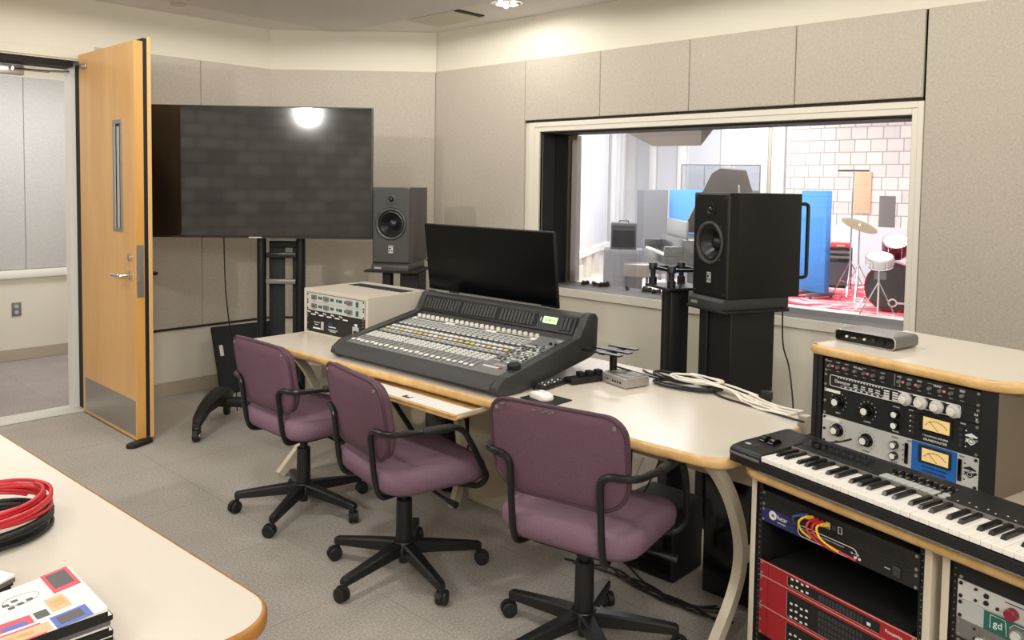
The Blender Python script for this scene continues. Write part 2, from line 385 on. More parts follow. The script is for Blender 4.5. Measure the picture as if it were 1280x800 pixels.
# ---------------------------------------------------------------- door, open into the room
dr = tag(thing('door_1', None, None, (1.93, 5.63, 0)), kind='structure')
X0, X1, YE = -.040, .058, -.885          # leaf in the hinge's frame
MB().box(X0, X0 + .052, YE, -.015, .012, 2.345, .002, 1).build('door_leaf', 'door', dr)
MB().box(X0 + .0005, X0 + .0515, YE - .002, YE, .014, 2.343).build('edge_strip', 'dooredge', dr)
MB().box(X0 + .052, X0 + .074, YE - .004, -.012, .03, 2.362).build('door_seal', 'blackm', dr)
MB().box(X0 + .074, X1, YE - .006, -.010, .02, 2.372, .002, 1).build('outer_panel', 'door', dr)
MB().box(X0 - .0025, X0, YE + .02, -.06, .035, .245).build('kick_plate', 'steel', dr)
vf = MB().box(X0 - .008, X0, YE + .172, YE + .190, 1.235, 1.90).box(X0 - .008, X0, YE + .285, YE + .303, 1.235, 1.90).box(X0 - .008, X0, YE + .19, YE + .285, 1.235, 1.258).box(X0 - .008, X0, YE + .19, YE + .285, 1.877, 1.90).build('vision_frame', 'steel', dr)
MB().box(X0 - .004, X0 - .0005, YE + .19, YE + .285, 1.258, 1.877).build('vision_glass', 'lgrey', vf)
MB().box(X0 - .006, X0 - .004, YE + .19, YE + .205, 1.258, 1.877).box(X0 - .006, X0 - .004, YE + .25, YE + .262, 1.258, 1.877).box(X0 - .006, X0 - .004, YE + .205, YE + .25, 1.862, 1.877).build('glazing_bead', 'blackm', vf)
MB().box(X0 + .006, X0 + .046, YE - .0045, YE - .002, .86, 1.165).box(X0 + .016, X0 + .036, YE - .012, YE - .0045, .955, .99).box(X0 + .02, X0 + .032, YE - .008, YE - .0045, 1.03, 1.05).build('lock_plate', 'steel', dr)
hd = MB().lathe([(.026, 0), (.026, .008), (.012, .012), (.011, .05)], (X0, YE + .075, .985), (-1, 0, 0)).tube(bend_path([(X0 - .045, YE + .075, .985), (X0 - .062, YE + .08, .985), (X0 - .066, YE + .19, .985), (X0 - .045, YE + .20, .985)], .02), .0105, 10).build('handle', 'chrome', dr)
MB().lathe([(.022, 0), (.022, .012), (.008, .016)], (X0, YE + .075, 1.09), (-1, 0, 0)).build('deadbolt', 'chrome', dr)
MB().lathe([(.022, 0), (.022, .008), (.011, .012), (.011, .05)], (X1, YE + .075, .985), (1, 0, 0)).tube([(X1 + .05, YE + .065, .985), (X1 + .052, YE + .18, .985)], .0105, 10).build('handle', 'satin', dr)
MB().box(X0 - .012, X0, -.16, -.05, 2.25, 2.275, .003, 1).lathe([(.016, 0), (.016, .02), (.004, .022)], (X0 - .01, -.13, 2.262), (-1, 0, 0)).build('closer_bracket', 'steel', dr)
for z in (.25, 1.15, 2.1): MB().cyl((.0, -.008, z - .05), (.0, -.008, z + .05), .008).build('hinge', 'steel', dr)
fr = struct(MB().box(1.875, 1.93, YA + .115, YA + .2, 0, 2.285), 'door_2', 'white')
fr.name = 'trim_2'
struct(MB().box(1.915, 1.93, YA + .0, YA + .114, 0, 2.29), 'trim_3', 'blackm')
struct(MB().box(.95, 1.875, YA + .02, YA + .2, 2.272, 2.309), 'trim_4', 'blackm')
struct(MB().box(.90, 2.0, YA - .016, YA - .0005, 2.318, 2.376, .003, 1), 'trim_5', 'plaster')
struct(MB().box(.95, 1.93, YA - .012, YA + .19, .0005, .008, .003, 1), 'trim_6', 'thresh')
cl = thing('door_closer', 'steel door closer arm across the top of the open doorway', 'door closer')
MB().box(1.47, 1.62, 5.78, 5.83, 2.2, 2.262, .004).build('closer_body', 'steel', cl)
MB().tube([(1.55, 5.77, 2.236), (1.76, 5.76, 2.236)], .008, 8).tube([(1.76, 5.76, 2.24), (1.86, 5.70, 2.24)], .007, 8).lathe([(.018, 0), (.018, .02)], (1.55, 5.77, 2.225), (0, 0, 1)).build('closer_arm', 'chrome', cl)
ds = thing('door_stop', 'flat black rubber door stop on the carpet under the open door', 'door stop', (1.885, 4.70, 0), radians(20))
MB().prism(rrect(.17, .065, .032, 8), .022, 'z', 0, .004).build('rubber_pad', 'rubber', ds)
MB().cyl((-.05, 0, .0222), (-.05, 0, .0226), .006).build('screw', 'blackm', ds)

# ---------------------------------------------------------------- corridor beyond the doorway
struct(MB().box(-2.6, 4.3, YA + .2, 7.8, -.12, -.001), 'floor_corridor', 'carpet2')
struct(MB().box(-2.6, 4.3, YA + .2, 7.8, 2.60, 2.72), 'ceiling_corridor', 'ceil')
wk = struct(MB().box(-2.6, 4.3, 7.62, 7.8, 0, 2.60), 'wall_corridor', 'plaster')
for a, b in ((.6, 2.118), (2.122, 3.6)): MB().box(a, b, 7.605, 7.6195, .775, 2.39, .002, 1).build('fabric_panel', 'fabric2', wk)
struct(MB().box(-2.4, 4.2, 7.592, 7.6195, .70, .768, .004), 'trim_7', 'white')
struct(MB().box(-2.4, 4.2, 7.607, 7.6195, 0, .1, .002, 1), 'baseboard_corridor', 'base')
struct(MB().box(4.2, 4.3, YA + .2, 7.8, 0, 2.6).box(-2.6, -2.5, YA + .2, 7.8, 0, 2.6), 'wall_corridor_end', 'plaster')
ou = thing('wall_outlet', 'grey double electrical outlet low on the corridor wall', 'outlet', (2.045, 7.6195, .435))
MB().box(-.036, .036, -.006, -.0005, -.058, .058, .003).build('cover_plate', 'mgrey', ou)
for z in (-.024, .024): MB().lathe([(.016, 0), (.016, .002)], (0, -.006, z), (0, -1, 0), 16).build('socket', 'lgrey', ou)

# ---------------------------------------------------------------- ceiling fittings
cv = thing('ceiling_vent', 'flat square ceiling access panel with a dark open slot along its end', 'vent', (3.876, 4.25, ZC))
MB().box(-.15, .15, -.20, .28, -.008, -.0005, .002, 1).build('panel', 'plaster', cv)
MB().box(-.14, .10, -.255, -.205, -.007, -.0005).build('slot', 'blackm', cv)
dl = thing('ceiling_light', 'round recessed downlight with mirrored reflector in the grey ceiling', 'light', (3.785, 3.60, ZC))
MB().lathe([(.105, -.0005), (.105, -.008), (.088, -.010), (.085, -.0005)], (0, 0, 0), (0, 0, 1)).build('trim_ring', 'chrome', dl)
MB().lathe([(.084, -.001), (.07, -.004), (.05, -.006), (.0, -.006)], (0, 0, 0), (0, 0, 1)).build('reflector', 'chrome', dl)
for dx, dy in ((-.04, .02), (.03, -.03), (.035, .04)): MB().lathe([(.0, -.030), (.012, -.026), (.016, -.016), (.012, -.007)], (dx, dy, 0), (0, 0, 1), 14).build('bulb', 'lamp', dl)
sd = thing('ceiling_sprinkler', 'small chrome fire sprinkler plate in the ceiling above the open door', 'sprinkler', (2.405, 5.292, ZC))
MB().lathe([(.055, -.0005), (.05, -.012), (.02, -.014), (.0, -.02)], (0, 0, 0), (0, 0, 1)).build('rosette', 'steel', sd)

# ---------------------------------------------------------------- the studio behind the glass
struct(MB().box(4.561, 15, -3.2, 12, -.12, 0), 'floor_studio', 'sfloor')
struct(MB().box(4.561, 15, -3.2, 12, 3.4, 3.5), 'ceiling_studio', 'swhite')
LT = Vector((.9008, .4343, 0)); LN = Vector((.4343, -.9008, 0)); LO = Vector((9, 7.5, 0))
RL = atan2(LT.y, LT.x)
def onl(mb, name, m, parent=None, **k):
    o = mb.build(name, m, parent, **k)
    if parent is None: o.location = LO; o.rotation_euler.z = RL
    return o
ls = onl(MB().box(-5, 7, 0, .2, 0, 3.4), 'wall_studio_left', 'swhite'); tag(ls, kind='structure')
for a, b, m_ in ((1.0, 3.75, 'swhite'),): onl(MB().box(a, b, -.05, -.001, .38, 2.75, .01).box(.86, 3.9, -.10, -.001, .38, .48), 'panel_frame', m_, ls)
onl(MB().box(1.40, 3.62, -.058, -.050, .52, 2.65), 'panel', 'spanel', ls)
for a in (4.06, 4.55, 5.05): onl(MB().box(a, a + .28, -.12, -.001, .0, 3.4, .01), 'batten', 'swhite', ls)
onl(MB().box(3.92, 4.0, -.06, -.001, 0, 3.2), 'gap', 'lgrey', ls)
onl(MB().box(1.8, 2.2, -.08, -.001, 0, .62).box(2.5, 2.9, -.08, -.001, 0, .42).box(1.2, 1.55, -.08, -.001, 0, .25), 'skirting_block', 'plaster', ls)
fs = struct(MB().box(14.6, 14.8, -3.2, 12, 0, 3.4), 'wall_studio_far', 'swhite')
for a, b in ((9.60, 9.93), (8.93, 9.40), (7.95, 8.65), (6.95, 7.62)): MB().box(14.57, 14.599, a, b, .3, 3.0, .004, 1).build('panel', 'spanel', fs)
for a, b in ((9.42, 9.56), (8.70, 8.88), (7.68, 7.89), (6.60, 6.84)): MB().box(14.50, 14.599, a, b, 0, 3.2, .01).build('batten', 'swhite', fs)
MB().box(14.53, 14.599, 6.86, 6.92, 0, 3.2).build('batten', 'taupe', fs)
MB().box(14.55, 14.599, 0, 6.56, .9, 2.78).build('block_reflection', 'tile_refl', fs)  # added sheet carrying the painted reflection of blocks
MB().box(14.54, 14.599, 4.62, 4.88, .82, 1.44).build('dark_panel', 'alu', fs)
MB().box(14.50, 14.599, 4.0, 6.5, 0, .9, .01).build('low_panel', 'spanel', fs)
struct(MB().box(4.561, 15, -3.4, -3.2, 0, 3.4), 'wall_studio_right', 'swhite')
rg = tag(MB().box(10.4, 13.6, 2.0, 5.5, .0005, .010, .003, 1).build('rug', 'rug'), 'red and white patterned rug on the studio floor under the drums', 'rug')
cd = thing('ceiling_cloud', 'angled grey acoustic cloud panel hung at the top of the studio window view', 'acoustic panel')
PB = [(6.60, 4.73, 2.125), (6.839, 4.47, 1.947), (7.17, 4.125, 1.961), (6.93, 4.40, 2.125)]
P2 = [(7.17, 4.125, 1.961), (7.268, 4.036, 2.138), (7.10, 4.30, 2.30), (6.93, 4.40, 2.125)]
MB().loft([PB, [(x, y, z + .30) for x, y, z in PB]]).build('panel_face', 'cloud', cd)
MB().loft([P2, [(x + .01, y - .01, z + .20) for x, y, z in P2]]).build('panel_side', 'cloud2', cd)
for p in ((6.8, 4.52), (7.05, 4.3)): MB().cyl((p[0], p[1], 2.26), (p[0], p[1], 3.4), .006, n=6).build('hanger', 'alu', cd)

def faced(name, label, cat, p, face=None, group=None):
    """thing at p whose local -y looks towards the control room window (or at angle face)"""
    return thing(name, label, cat, p, face if face is not None else atan2(p[1], p[0]) - pi / 2, group)
def gobo(p, w, h0, h1, m, label, plex=True, rz=None):
    g = faced('acoustic_gobo', label, 'gobo', p, rz)
    MB().box(-w / 2, w / 2, -.05, .05, .08, h0, .012).build('padded_panel', m, g)
    for x in (-w / 2 + .1, w / 2 - .1): MB().box(x - .03, x + .03, -.25, .25, .03, .08, .008).cyl((x, -.2, .0), (x, -.2, .035), .02).cyl((x, .2, 0), (x, .2, .035), .02).build('foot', 'alu', g)
    if plex:
        MB().box(-w / 2 + .02, w / 2 - .02, -.006, .006, h0, h1).build('clear_top', 'plexi', g)
        MB().box(-w / 2, w / 2, -.014, .014, h1, h1 + .022).box(-w / 2, -w / 2 + .02, -.014, .014, h0, h1).box(w / 2 - .02, w / 2, -.014, .014, h0, h1).box(-w * .2 - .01, -w * .2 + .01, -.014, .014, h0, h1).build('top_rail', 'alu', g)
    return g
gobo((11.52, 7.51, 0), .50, 1.49, 1.5, 'ggrey', 'grey padded studio gobo left of the wide blue one behind the piano', False)
gobo((12.02, 7.02, 0), .80, 1.50, 1.52, 'gblue', 'wide blue studio gobo standing behind the grey piano', False)
gobo((12.95, 7.05, 0), 1.36, 1.50, 1.93, 'ggrey', 'studio gobo with tall clear top rising behind the piano lid')
gobo((11.25, 4.62, .0105), .46, 1.51, 1.52, 'gblue', 'tall blue gobo on the rug beside the drum stand', False, atan2(4.6, 11.25) - pi / 2 - .75)

am = faced('guitar_amplifier', 'dark grey amplifier head cabinet stacked on the lighter grey cabinet', 'amplifier', (8.68, 6.09, .73))
MB().box(-.165, .165, -.14, .14, 0, .34, .01).build('cabinet', 'amp', am)
MB().box(-.145, .145, -.146, -.1395, .03, .25).build('grille', 'blackm', am)
MB().box(-.145, .145, -.146, -.1395, .27, .31).build('control_strip', 'dgrey', am)
MB().tube(bend_path([(-.06, 0, .34), (-.06, 0, .365), (.06, 0, .365), (.06, 0, .34)], .015), .007, 6).build('handle', 'black', am)
a2 = faced('speaker_cabinet', 'light grey speaker cabinet on the studio floor under the amplifier', 'speaker cabinet', (8.68, 6.09, 0))
MB().box(-.25, .25, -.18, .18, .025, .729, .012).build('cabinet', 'amp2', a2)
MB().box(-.22, .22, -.186, -.1795, .06, .69, .004, 1).build('grille', 'amp2', a2)
for x in (-.2, .2):
    for y in (-.12, .12): MB().cyl((x, y, 0), (x, y, .03), .02).build('foot', 'rubber', a2)
ks = faced('piano_bench', 'small grey flight-case stool in front of the piano', 'stool', (8.45, 5.72, 0))
MB().box(-.16, .16, -.15, .15, .42, .58, .02).build('seat', 'alu', ks)
for x in (-.13, .13):
    for y in (-.12, .12): MB().cyl((x, y, 0), (x, y, .43), .016).build('leg', 'amp', ks)

# grand piano, keyboard towards the left
pn = thing('grand_piano', 'grey grand piano with its lid propped open in the studio', 'piano', (9.58, 5.10, 0), radians(-136))
outl = [(-.72, -.72), (.72, -.72), (.72, -.1), (.60, .15), (.30, .28), (.0, .45), (-.45, .58), (-.72, .45)]
osm = [(p.x, p.y) for p in smooth_path([(a, b, 0) for a, b in outl[2:]], 5)]
outl = outl[:2] + osm
MB().prism(outl, .30, 'z', .60, .008).build('body', 'piano', pn)
MB().box(-.72, .72, -.95, -.72, .60, .70, .008).box(-.72, -.64, -.95, -.72, .70, .82, .008).box(.64, .72, -.95, -.72, .70, .82, .008).build('key_bed', 'piano', pn)
MB().box(-.63, .63, -.94, -.80, .70, .722).build('keys', 'key', pn)
kb_ = MB()
for i in range(36): kb_.box(-.61 + i * .0344, -.595 + i * .0344, -.90, -.80, .722, .734)
kb_.build('black_keys', 'bkey', pn)
MB().box(-.55, .55, -.66, -.63, .90, 1.12, .008).build('music_desk', 'pianolid', pn)
T = Matrix.Translation((-.72, 0, .91)) @ Matrix.Rotation(radians(-38), 4, 'Y') @ Matrix.Translation((.72, 0, 0))
MB().prism([(-.72, -.42), (.60, -.30), (.70, -.22), (.66, .12), (.30, .28), (.0, .45), (-.45, .58), (-.72, .45)], .02, 'z', 0, T=T).build('lid', 'pianolid', pn)
MB().cyl((.64, .0, .9), (.40, .02, 1.58), .012).build('prop', 'alu', pn)
for x, y in ((-.6, -.6), (.6, -.6), (-.45, .38)): MB().loft([[(x + a * k, y + b * k, z) for a, b in ((-1, -1), (1, -1), (1, 1), (-1, 1))] for k, z in ((.035, .05), (.065, .6))]).lathe([(.03, -.012), (.03, .012)], (x, y, .03), (1, 0, 0), 12).build('leg', 'piano', pn)
# drum kit
DR = Vector((10.87, 3.46, .0105)); dk = faced('bass_drum', 'maroon bass drum with dark front head on the red rug', 'drum', tuple(DR) )
R_ = .30; yf = -.22
MB().lathe([(R_ - .012, 0), (R_, 0), (R_, .42), (R_ - .012, .42)], (0, yf, R_ + .015), (0, 1, 0), 40).build('shell', 'maroon', dk)
MB().lathe([(R_ + .012, 0), (R_ + .012, .035), (R_ - .02, .035), (R_ - .02, 0), (R_ + .012, 0)], (0, yf - .02, R_ + .015), (0, 1, 0), 40, False).build('hoop', 'maroon', dk)
MB().lathe([(0, 0), (R_ - .02, 0), (R_ - .02, .006), (0, .006)], (0, yf - .008, R_ + .015), (0, 1, 0), 40).build('front_head', 'kickhead', dk)
MB().tube([(.045 * cos(a) + .02, yf - .012, .115 + .045 * sin(a)) for a in [2 * pi * i / 24 for i in range(24)]], .010, 6, True).box(.07, .17, yf - .016, yf - .009, .105, .130).build('port_logo', 'ink', dk)
MB().box(-.20, -.06, yf - .012, yf - .0085, .40, .50).build('head_patch', 'mgrey', dk)
for i in range(8):
    a = 2 * pi * i / 8 + .3; MB().box(-.012, .012, yf - .005, yf + .05, -.012, .012, .004, T=Matrix.Translation((cos(a) * (R_ + .014), 0, R_ + .015 + sin(a) * (R_ + .014))) ).build('claw', 'chrome', dk)
for s in (-1, 1): MB().cyl((s * .27, yf + .08, .2), (s * .40, yf - .12, .012), .009).build('spur', 'chrome', dk)
def drum(p, r, h, tilt, label, name, head='drumhead', m='maroon'):
    t = faced(name, label, 'drum', p); d = Vector((0, -sin(tilt), cos(tilt)))
    MB().lathe([(r - .01, 0), (r, 0), (r, h), (r - .01, h)], (0, 0, 0), d, 28).build('shell', m, t)
    MB().lathe([(0, h), (r - .004, h), (r - .004, h + .004), (0, h + .004)], (0, 0, 0), d, 28).build('drum_head', head, t)
    for hh in (0, h - .015): MB().lathe([(r + .008, hh), (r + .008, hh + .018), (r - .004, hh + .018), (r - .004, hh), (r + .008, hh)], (0, 0, 0), d, 28, False).build('hoop', 'chrome', t)
    for i in range(6):
        a = 2 * pi * i / 6; q = d.orthogonal(); MB().cyl(Vector((cos(a) * (r + .008), 0, 0)) + d * .02 + Vector((0, sin(a) * (r + .008) * cos(tilt), sin(a) * (r + .008) * sin(tilt))), Vector((cos(a) * (r + .008), 0, 0)) + d * (h - .02) + Vector((0, sin(a) * (r + .008) * cos(tilt), sin(a) * (r + .008) * sin(tilt))), .006, n=6).build('lug', 'chrome', t)
    return t
t1 = drum((10.92, 3.45, .735), .14, .20, .6, 'small maroon tom drum mounted over the bass drum', 'tom_drum'); MB().cyl((0, 0, .06), (.0, .03, -.095), .014).build('mount_post', 'chrome', t1)
t2 = drum((10.28, 3.42, .62), .15, .12, .35, 'snare drum with pale head leaning in front of the tom', 'snare_drum', 'drumhead', 'silver'); MB().cyl((0, 0, 0), (0, .0, -.60), .012).tube([(0, 0, -.2), (-.2, -.1, -.605)], .008, 6).tube([(0, 0, -.2), (.2, -.1, -.605)], .008, 6).tube([(0, 0, -.2), (.0, .22, -.605)], .008, 6).build('stand', 'chrome', t2)
t3 = drum((11.28, 3.02, .66), .17, .18, .5, 'chrome-hooped maroon tom drum at the right edge of the glass', 'tom_drum'); MB().cyl((0, 0, 0), (0, 0, -.64), .014).tube([(0, 0, -.3), (-.2, -.1, -.645)], .008, 6).tube([(0, 0, -.3), (.2, -.1, -.645)], .008, 6).tube([(0, 0, -.3), (.0, .22, -.645)], .008, 6).build('stand', 'chrome', t3)
def cym_stand(p, h, r, tilt, label, name, bar=False):
    t = faced(name, label, 'stand', p)
    MB().cyl((0, 0, .12), (0, 0, h), .011).build('pole', 'chrome', t)
    for k in range(3):
        a = 2 * pi * k / 3 + .4; MB().tube([(0, 0, .52), (.27 * cos(a), .27 * sin(a), .012)], .009, 6).cyl((.27 * cos(a), .27 * sin(a), 0), (.27 * cos(a), .27 * sin(a), .03), .014, n=8).tube([(0, 0, .2), (.16 * cos(a), .16 * sin(a), .22)], .006, 6).build('leg', 'chrome', t)
    if r:
        d = Vector((sin(tilt), -.25, cos(tilt)))
        MB().lathe([(0, .02), (.03, .018), (.045, .004), (r, -.012), (r, -.016), (.04, -.001), (0, .014)], (0, 0, h), d, 32).build('cymbal', 'cymbal', t)
    if bar: MB().cyl((-.2, 0, h), (.2, 0, h), .012).build('crossbar', 'black', t)
    return t
cym_stand((11.2, 4.0, .0105), 1.06, .24, .35, 'cymbal stand with tilted bronze cymbal and chrome tripod legs', 'cymbal_stand')
cym_stand((11.72, 4.30, .0105), 1.80, 0, 0, 'tall microphone stand with a flat crossbar against the far studio wall', 'microphone_stand', True)
bk = faced('bass_amplifier', 'black amplifier on the far rug with a red case on it', 'amplifier', (12.75, 4.83, .0105))
MB().box(-.17, .17, -.15, .15, 0, .62, .012).build('cabinet', 'blackm', bk)
MB().box(-.15, .15, -.156, -.1495, .04, .40).build('grille', 'amp', bk); MB().box(-.15, .15, -.156, -.1495, .46, .50).box(-.15, .15, -.156, -.1495, .54, .58).build('control_strip', 'mgrey', bk)
rb = faced('equipment_case', 'red case lying on top of the black studio amplifier', 'case', (12.75, 4.83, .632))
MB().box(-.15, .15, -.12, .12, 0, .075, .012).build('lid', 'redbox', rb); MB().box(-.06, .06, -.128, -.12, .02, .05).build('latch', 'taupe', rb)
tag(MB().box(14.52, 14.545, 5.02, 5.31, 1.13, 1.85, .004).build('poster_board', 'orange'), 'plain peach coloured board hung on the far wall of the studio', 'board')
for i, (y, s, lb) in enumerate(((3.446, 1., 'first'), (3.39, .8, 'second'), (3.34, .7, 'third'), (3.30, 1.1, 'fourth'), (3.09, .7, 'fifth'), (2.955, 1.1, 'sixth'), (2.86, .9, 'seventh'), (2.80, 1.2, 'eighth'), (2.72, 1.0, 'ninth'))):
    c = thing('microphone_clip', 'small black microphone clip lying on the grey window sill, %s from the left' % lb, 'microphone clip', (4.46 + .03 * (i % 2), y, Z0 + .0045), i * .9, 'microphone clips on the window sill')
    MB().cyl((-.025 * s, 0, .012), (.03 * s, 0, .014), .011 * s, .015 * s, 10).build('clip', 'black', c); MB().lathe([(.016 * s, 0), (.016 * s, .012), (.008, .03 * s)], (-.02 * s, 0, 0), (0, 0, 1), 10).build('knob', 'blackm', c)
# ---------------------------------------------------------------- office chairs (face local +x, origin on the floor)
def make_chair(ang, drop=0, bz=.72):
    t = thing('office_chair', 'x', 'chair')
    # seat cushion: stacked rounded outlines, dished, with a waterfall front edge
    lv = [(.400, .78), (.404, .90), (.425, .985), (.455, 1.0), (.478, .985), (.493, .93), (.499, .80), (.501, .55), (.500, .2)]
    loops = []
    for z, k in lv:
        lp = []
        for x, y in rrect(.47 * k, .50 * k, (.11 * k, .10 * k, .10 * k, .11 * k), 7, .035, 0):
            u = (x - .035) / .235; v = y / .25
            dz = -.040 * max(0, u - .25) ** 2 + .010 * abs(u) ** 3 * (u < 0) - .004 * (1 - v * v)
            lp.append((x, y, z + dz))
        loops.append(lp)
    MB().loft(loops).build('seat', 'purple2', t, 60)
    MB().loft([[(x, y, z) for x, y in rrect(.32, .34, .06, 6, .03, 0)] for z in (.380, .3985)]).box(-.05, .10, -.07, .07, .345, .3795, .01).build('seat_pan', 'black', t)
    # backrest: outlines in the y-z plane stacked along x, curved and raked
    def bp(y, z, d):
        return (-.205 - d - (z - bz) * .17 + .30 * y * y, y, z)
    loops = []
    for d, k in ((-.030, .55), (-.030, .82), (-.024, .94), (-.008, 1.0), (.010, 1.0), (.020, .985), (.024, .95), (.026, .7), (.026, .3)):
        loops.append([bp(y, z + bz, d) for y, z in [(a * k, b * k) for a, b in rrect(.472, .305, (.07, .07, .10, .10), 8)]])
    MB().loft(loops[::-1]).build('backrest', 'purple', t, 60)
    out = [bp(y * 1.004, z * 1.004 + bz, .018) for y, z in rrect(.472, .305, (.07, .07, .10, .10), 8)]
    MB().tube(out, .0065, 8, True).build('piping', 'piping', t)
    for s in (-1, 1): MB().lathe([(.0075, -.001), (.007, .003), (.0, .0045)], bp(s * .205, bz + .122, .024), (-1, 0, -.1), 12).build('screw', 'steel', t)
    for s in (-1, 1):
        y0, y1 = s * .235, s * .275
        pts = [(-.06, s * .13, .388), (-.185, s * .158, .392), (-.207, s * .158, .45), (-.232, s * .158, .690 - drop), (-.212, s * .262, .690 - drop), (-.09, s * .288, .689 - drop), (.075, s * .298, .688 - drop), (.128, s * .297, .60 - drop), (.212, s * .272, .43), (.19, s * .25, .390), (.13, s * .16, .388)]
        a = MB().tube(bend_path(pts, .045, 7), .0115, 10).build('armrest', 'satin', t)
        MB().tube([(-.085, s * .2885, .689 - drop), (-.078, s * .289, .689 - drop), (.03, s * .2955, .6885 - drop), (.038, s * .296, .6885 - drop)], [.0125, .0155, .0155, .0125], 12).build('arm_pad', 'rubber', a)
    MB().cyl((0, 0, .24), (0, 0, .379), .018).cyl((0, 0, .12), (0, 0, .30), .033, .031, 20).cyl((0, 0, .045), (0, 0, .12), .020, n=16).build('gas_column', 'black', t)
    MB().tube(bend_path([(.03, -.06, .385), (.04, -.20, .372), (.05, -.27, .365)], .03), .006, 8).tube([(.045, -.245, .368), (.055, -.30, .362)], [.008, .014], 8).build('lever', 'black', t)
    MB().lathe([(.030, .075), (.050, .085), (.052, .115), (.040, .135), (.033, .138)], (0, 0, 0), (0, 0, 1), 24).build('hub', 'black', t)
    for k in range(5):
        a = ang + 2 * pi * k / 5; ca, sa = cos(a), sin(a)
        def q(x, y, z): return (x * ca - y * sa, x * sa + y * ca, z)
        loops = [[q(x, y * w, z) for y, z in ((-1, zb), (1, zb), (1, zt - .006), (.72, zt), (-.72, zt), (-1, zt - .006))] for x, w, zb, zt in ((.035, .026, .086, .132), (.12, .022, .080, .122), (.27, .0165, .068, .100), (.305, .0165, .066, .094), (.315, .012, .070, .090))]
        lg = MB().loft(loops).build('leg', 'black', t)
        cw = a + (.9 if k % 2 else -2.2) + k * .7
        cx_, cy_ = .305 * ca, .305 * sa; dx, dy = cos(cw) * .014, sin(cw) * .014
        n = Vector((-sin(cw), cos(cw), 0)); o = Vector((cx_ - dx, cy_ - dy, .0275))
        c = MB().cyl((cx_, cy_, .05), (cx_, cy_, .07), .010, n=10)
        for s in (-1, 1): c.lathe([(.010, 0), (.0265, .001), (.0275, .004), (.0275, .014), (.024, .017), (.012, .018)], o + n * s * .004, n * s, 20)
        c.lathe([(.030, -.004), (.030, .004)], o + Vector((0, 0, .003)), n, 16)
        c.build('caster', 'rubber', lg)
    return t
CH = 'plum office chairs at the long desk'
for (x, y, rz, a, dr_, bz_, lb) in ((2.055, 3.235, -.4, 140, .045, .68, 'plum office chair nearest the television cart, farthest of the three'), (2.0, 2.425, -11, 113, .032, .686, 'plum office chair in the middle, in front of the pull-out tray'), (2.095, 1.597, 11, 94, 0, .72, 'plum office chair nearest the keyboard, scuffed along its top edge')):
    c = make_chair(radians(a - rz), dr_, bz_); c.location = (x, y, 0); c.rotation_euler.z = radians(rz); tag(c, lb, group=CH)
    last = c
sc_ = MB()
for i in range(14):
    y = -.02 + random.random() * .12 if i < 9 else .15 + random.random() * .03; z = .860 + random.uniform(-.006, .004)
    sc_.box(-.2345 - (z - .72) * .17 + .30 * y * y - .0005, -.2315 - (z - .72) * .17 + .30 * y * y, y, y + random.uniform(.004, .015), z, z + .0025)
sc_.build('scuff_marks', 'steel', last)['label'] = 'pale scuff marks on the vinyl edge'

# ---------------------------------------------------------------- long desk
dk_ = thing('studio_desk', 'long cream laminate desk with oak front edge under the mixing console', 'desk')
front = [(2.05, 3.74), (2.075, 3.60), (2.088, 3.14), (2.122, 2.615), (2.134, 2.10), (2.136, 1.44), (2.148, 1.225)]
corner = [(2.152, 1.19), (2.170, 1.153), (2.205, 1.134)]
rest = [(2.655, 1.130), (2.78, 1.18), (2.92, 1.45), (2.98, 1.75), (3.0, 2.1), (3.0, 3.74)]
poly = front + corner + rest
MB().prism(poly[::-1], .0335, 'z', .7065).build('desktop', 'laminate', dk_)
ed = MB()
path = smooth_path([(x, y, .7225) for x, y in front[1:] + corner], 4) + [Vector((2.655, 1.130, .7225))]
path = [Vector((2.052, 3.74, .7225))] + path
lp = []
for i, p in enumerate(path):
    d = (path[min(i + 1, len(path) - 1)] - path[max(i - 1, 0)]).normalized(); n = Vector((d.y, -d.x, 0)) * 1
    n = Vector((-abs(d.y) if abs(d.y) > .05 else 0, 0, 0)) if False else Vector((d.y, -d.x, 0))
    lp.append([p + n * a + Vector((0, 0, b)) for a, b in ((-.002, .0168), (.006, .0168), (.011, .011), (.013, 0), (.011, -.011), (.006, -.0165), (-.002, -.0165))])
MB().loft(lp).build('oak_edge', 'oak', dk_, 60)
def arc_leg(y, pts):
    P = smooth_path([(x, y, z) for x, z in pts], 4); lp = []
    for i, p in enumerate(P):
        d = (P[min(i + 1, len(P) - 1)] - P[max(i - 1, 0)]).normalized(); n = Vector((-d.z, 0, d.x))
        lp.append([p + n * a + Vector((0, b, 0)) for a, b in ((-.020, -.016), (.020, -.016), (.020, .016), (-.020, .016))])
    x1 = max(a for a, b in pts)
    return MB().loft(lp).box(x1 - .01, 2.90, y - .014, y + .014, .30, .335).box(2.90, 2.94, y - .016, y + .016, 0, .706, .004).build('leg', 'leg', dk_)
LG = [(2.205, .706), (2.27, .655), (2.365, .54), (2.432, .40), (2.436, .29), (2.385, .195), (2.29, .10), (2.20, .012)]
arc_leg(1.215, LG); arc_leg(3.69, LG); arc_leg(2.735, [(2.44, .706), (2.49, .64), (2.535, .54), (2.580, .45), (2.606, .28), (2.59, .12), (2.555, .012)])
MB().box(2.620, 2.636, 2.10, 2.70, .05, .7063).build('modesty_panel', 'taupe', dk_)
MB().box(2.620, 2.636, 1.235, 2.098, .50, .7063).build('modesty_panel', 'taupe', dk_)
MB().box(2.91, 2.93, 2.76, 3.66, .10, .7063).build('modesty_panel', 'taupe', dk_)
MB().box(2.60, 2.66, 2.19, 2.215, 0, .06, .003, 1).build('foot', 'leg', dk_)
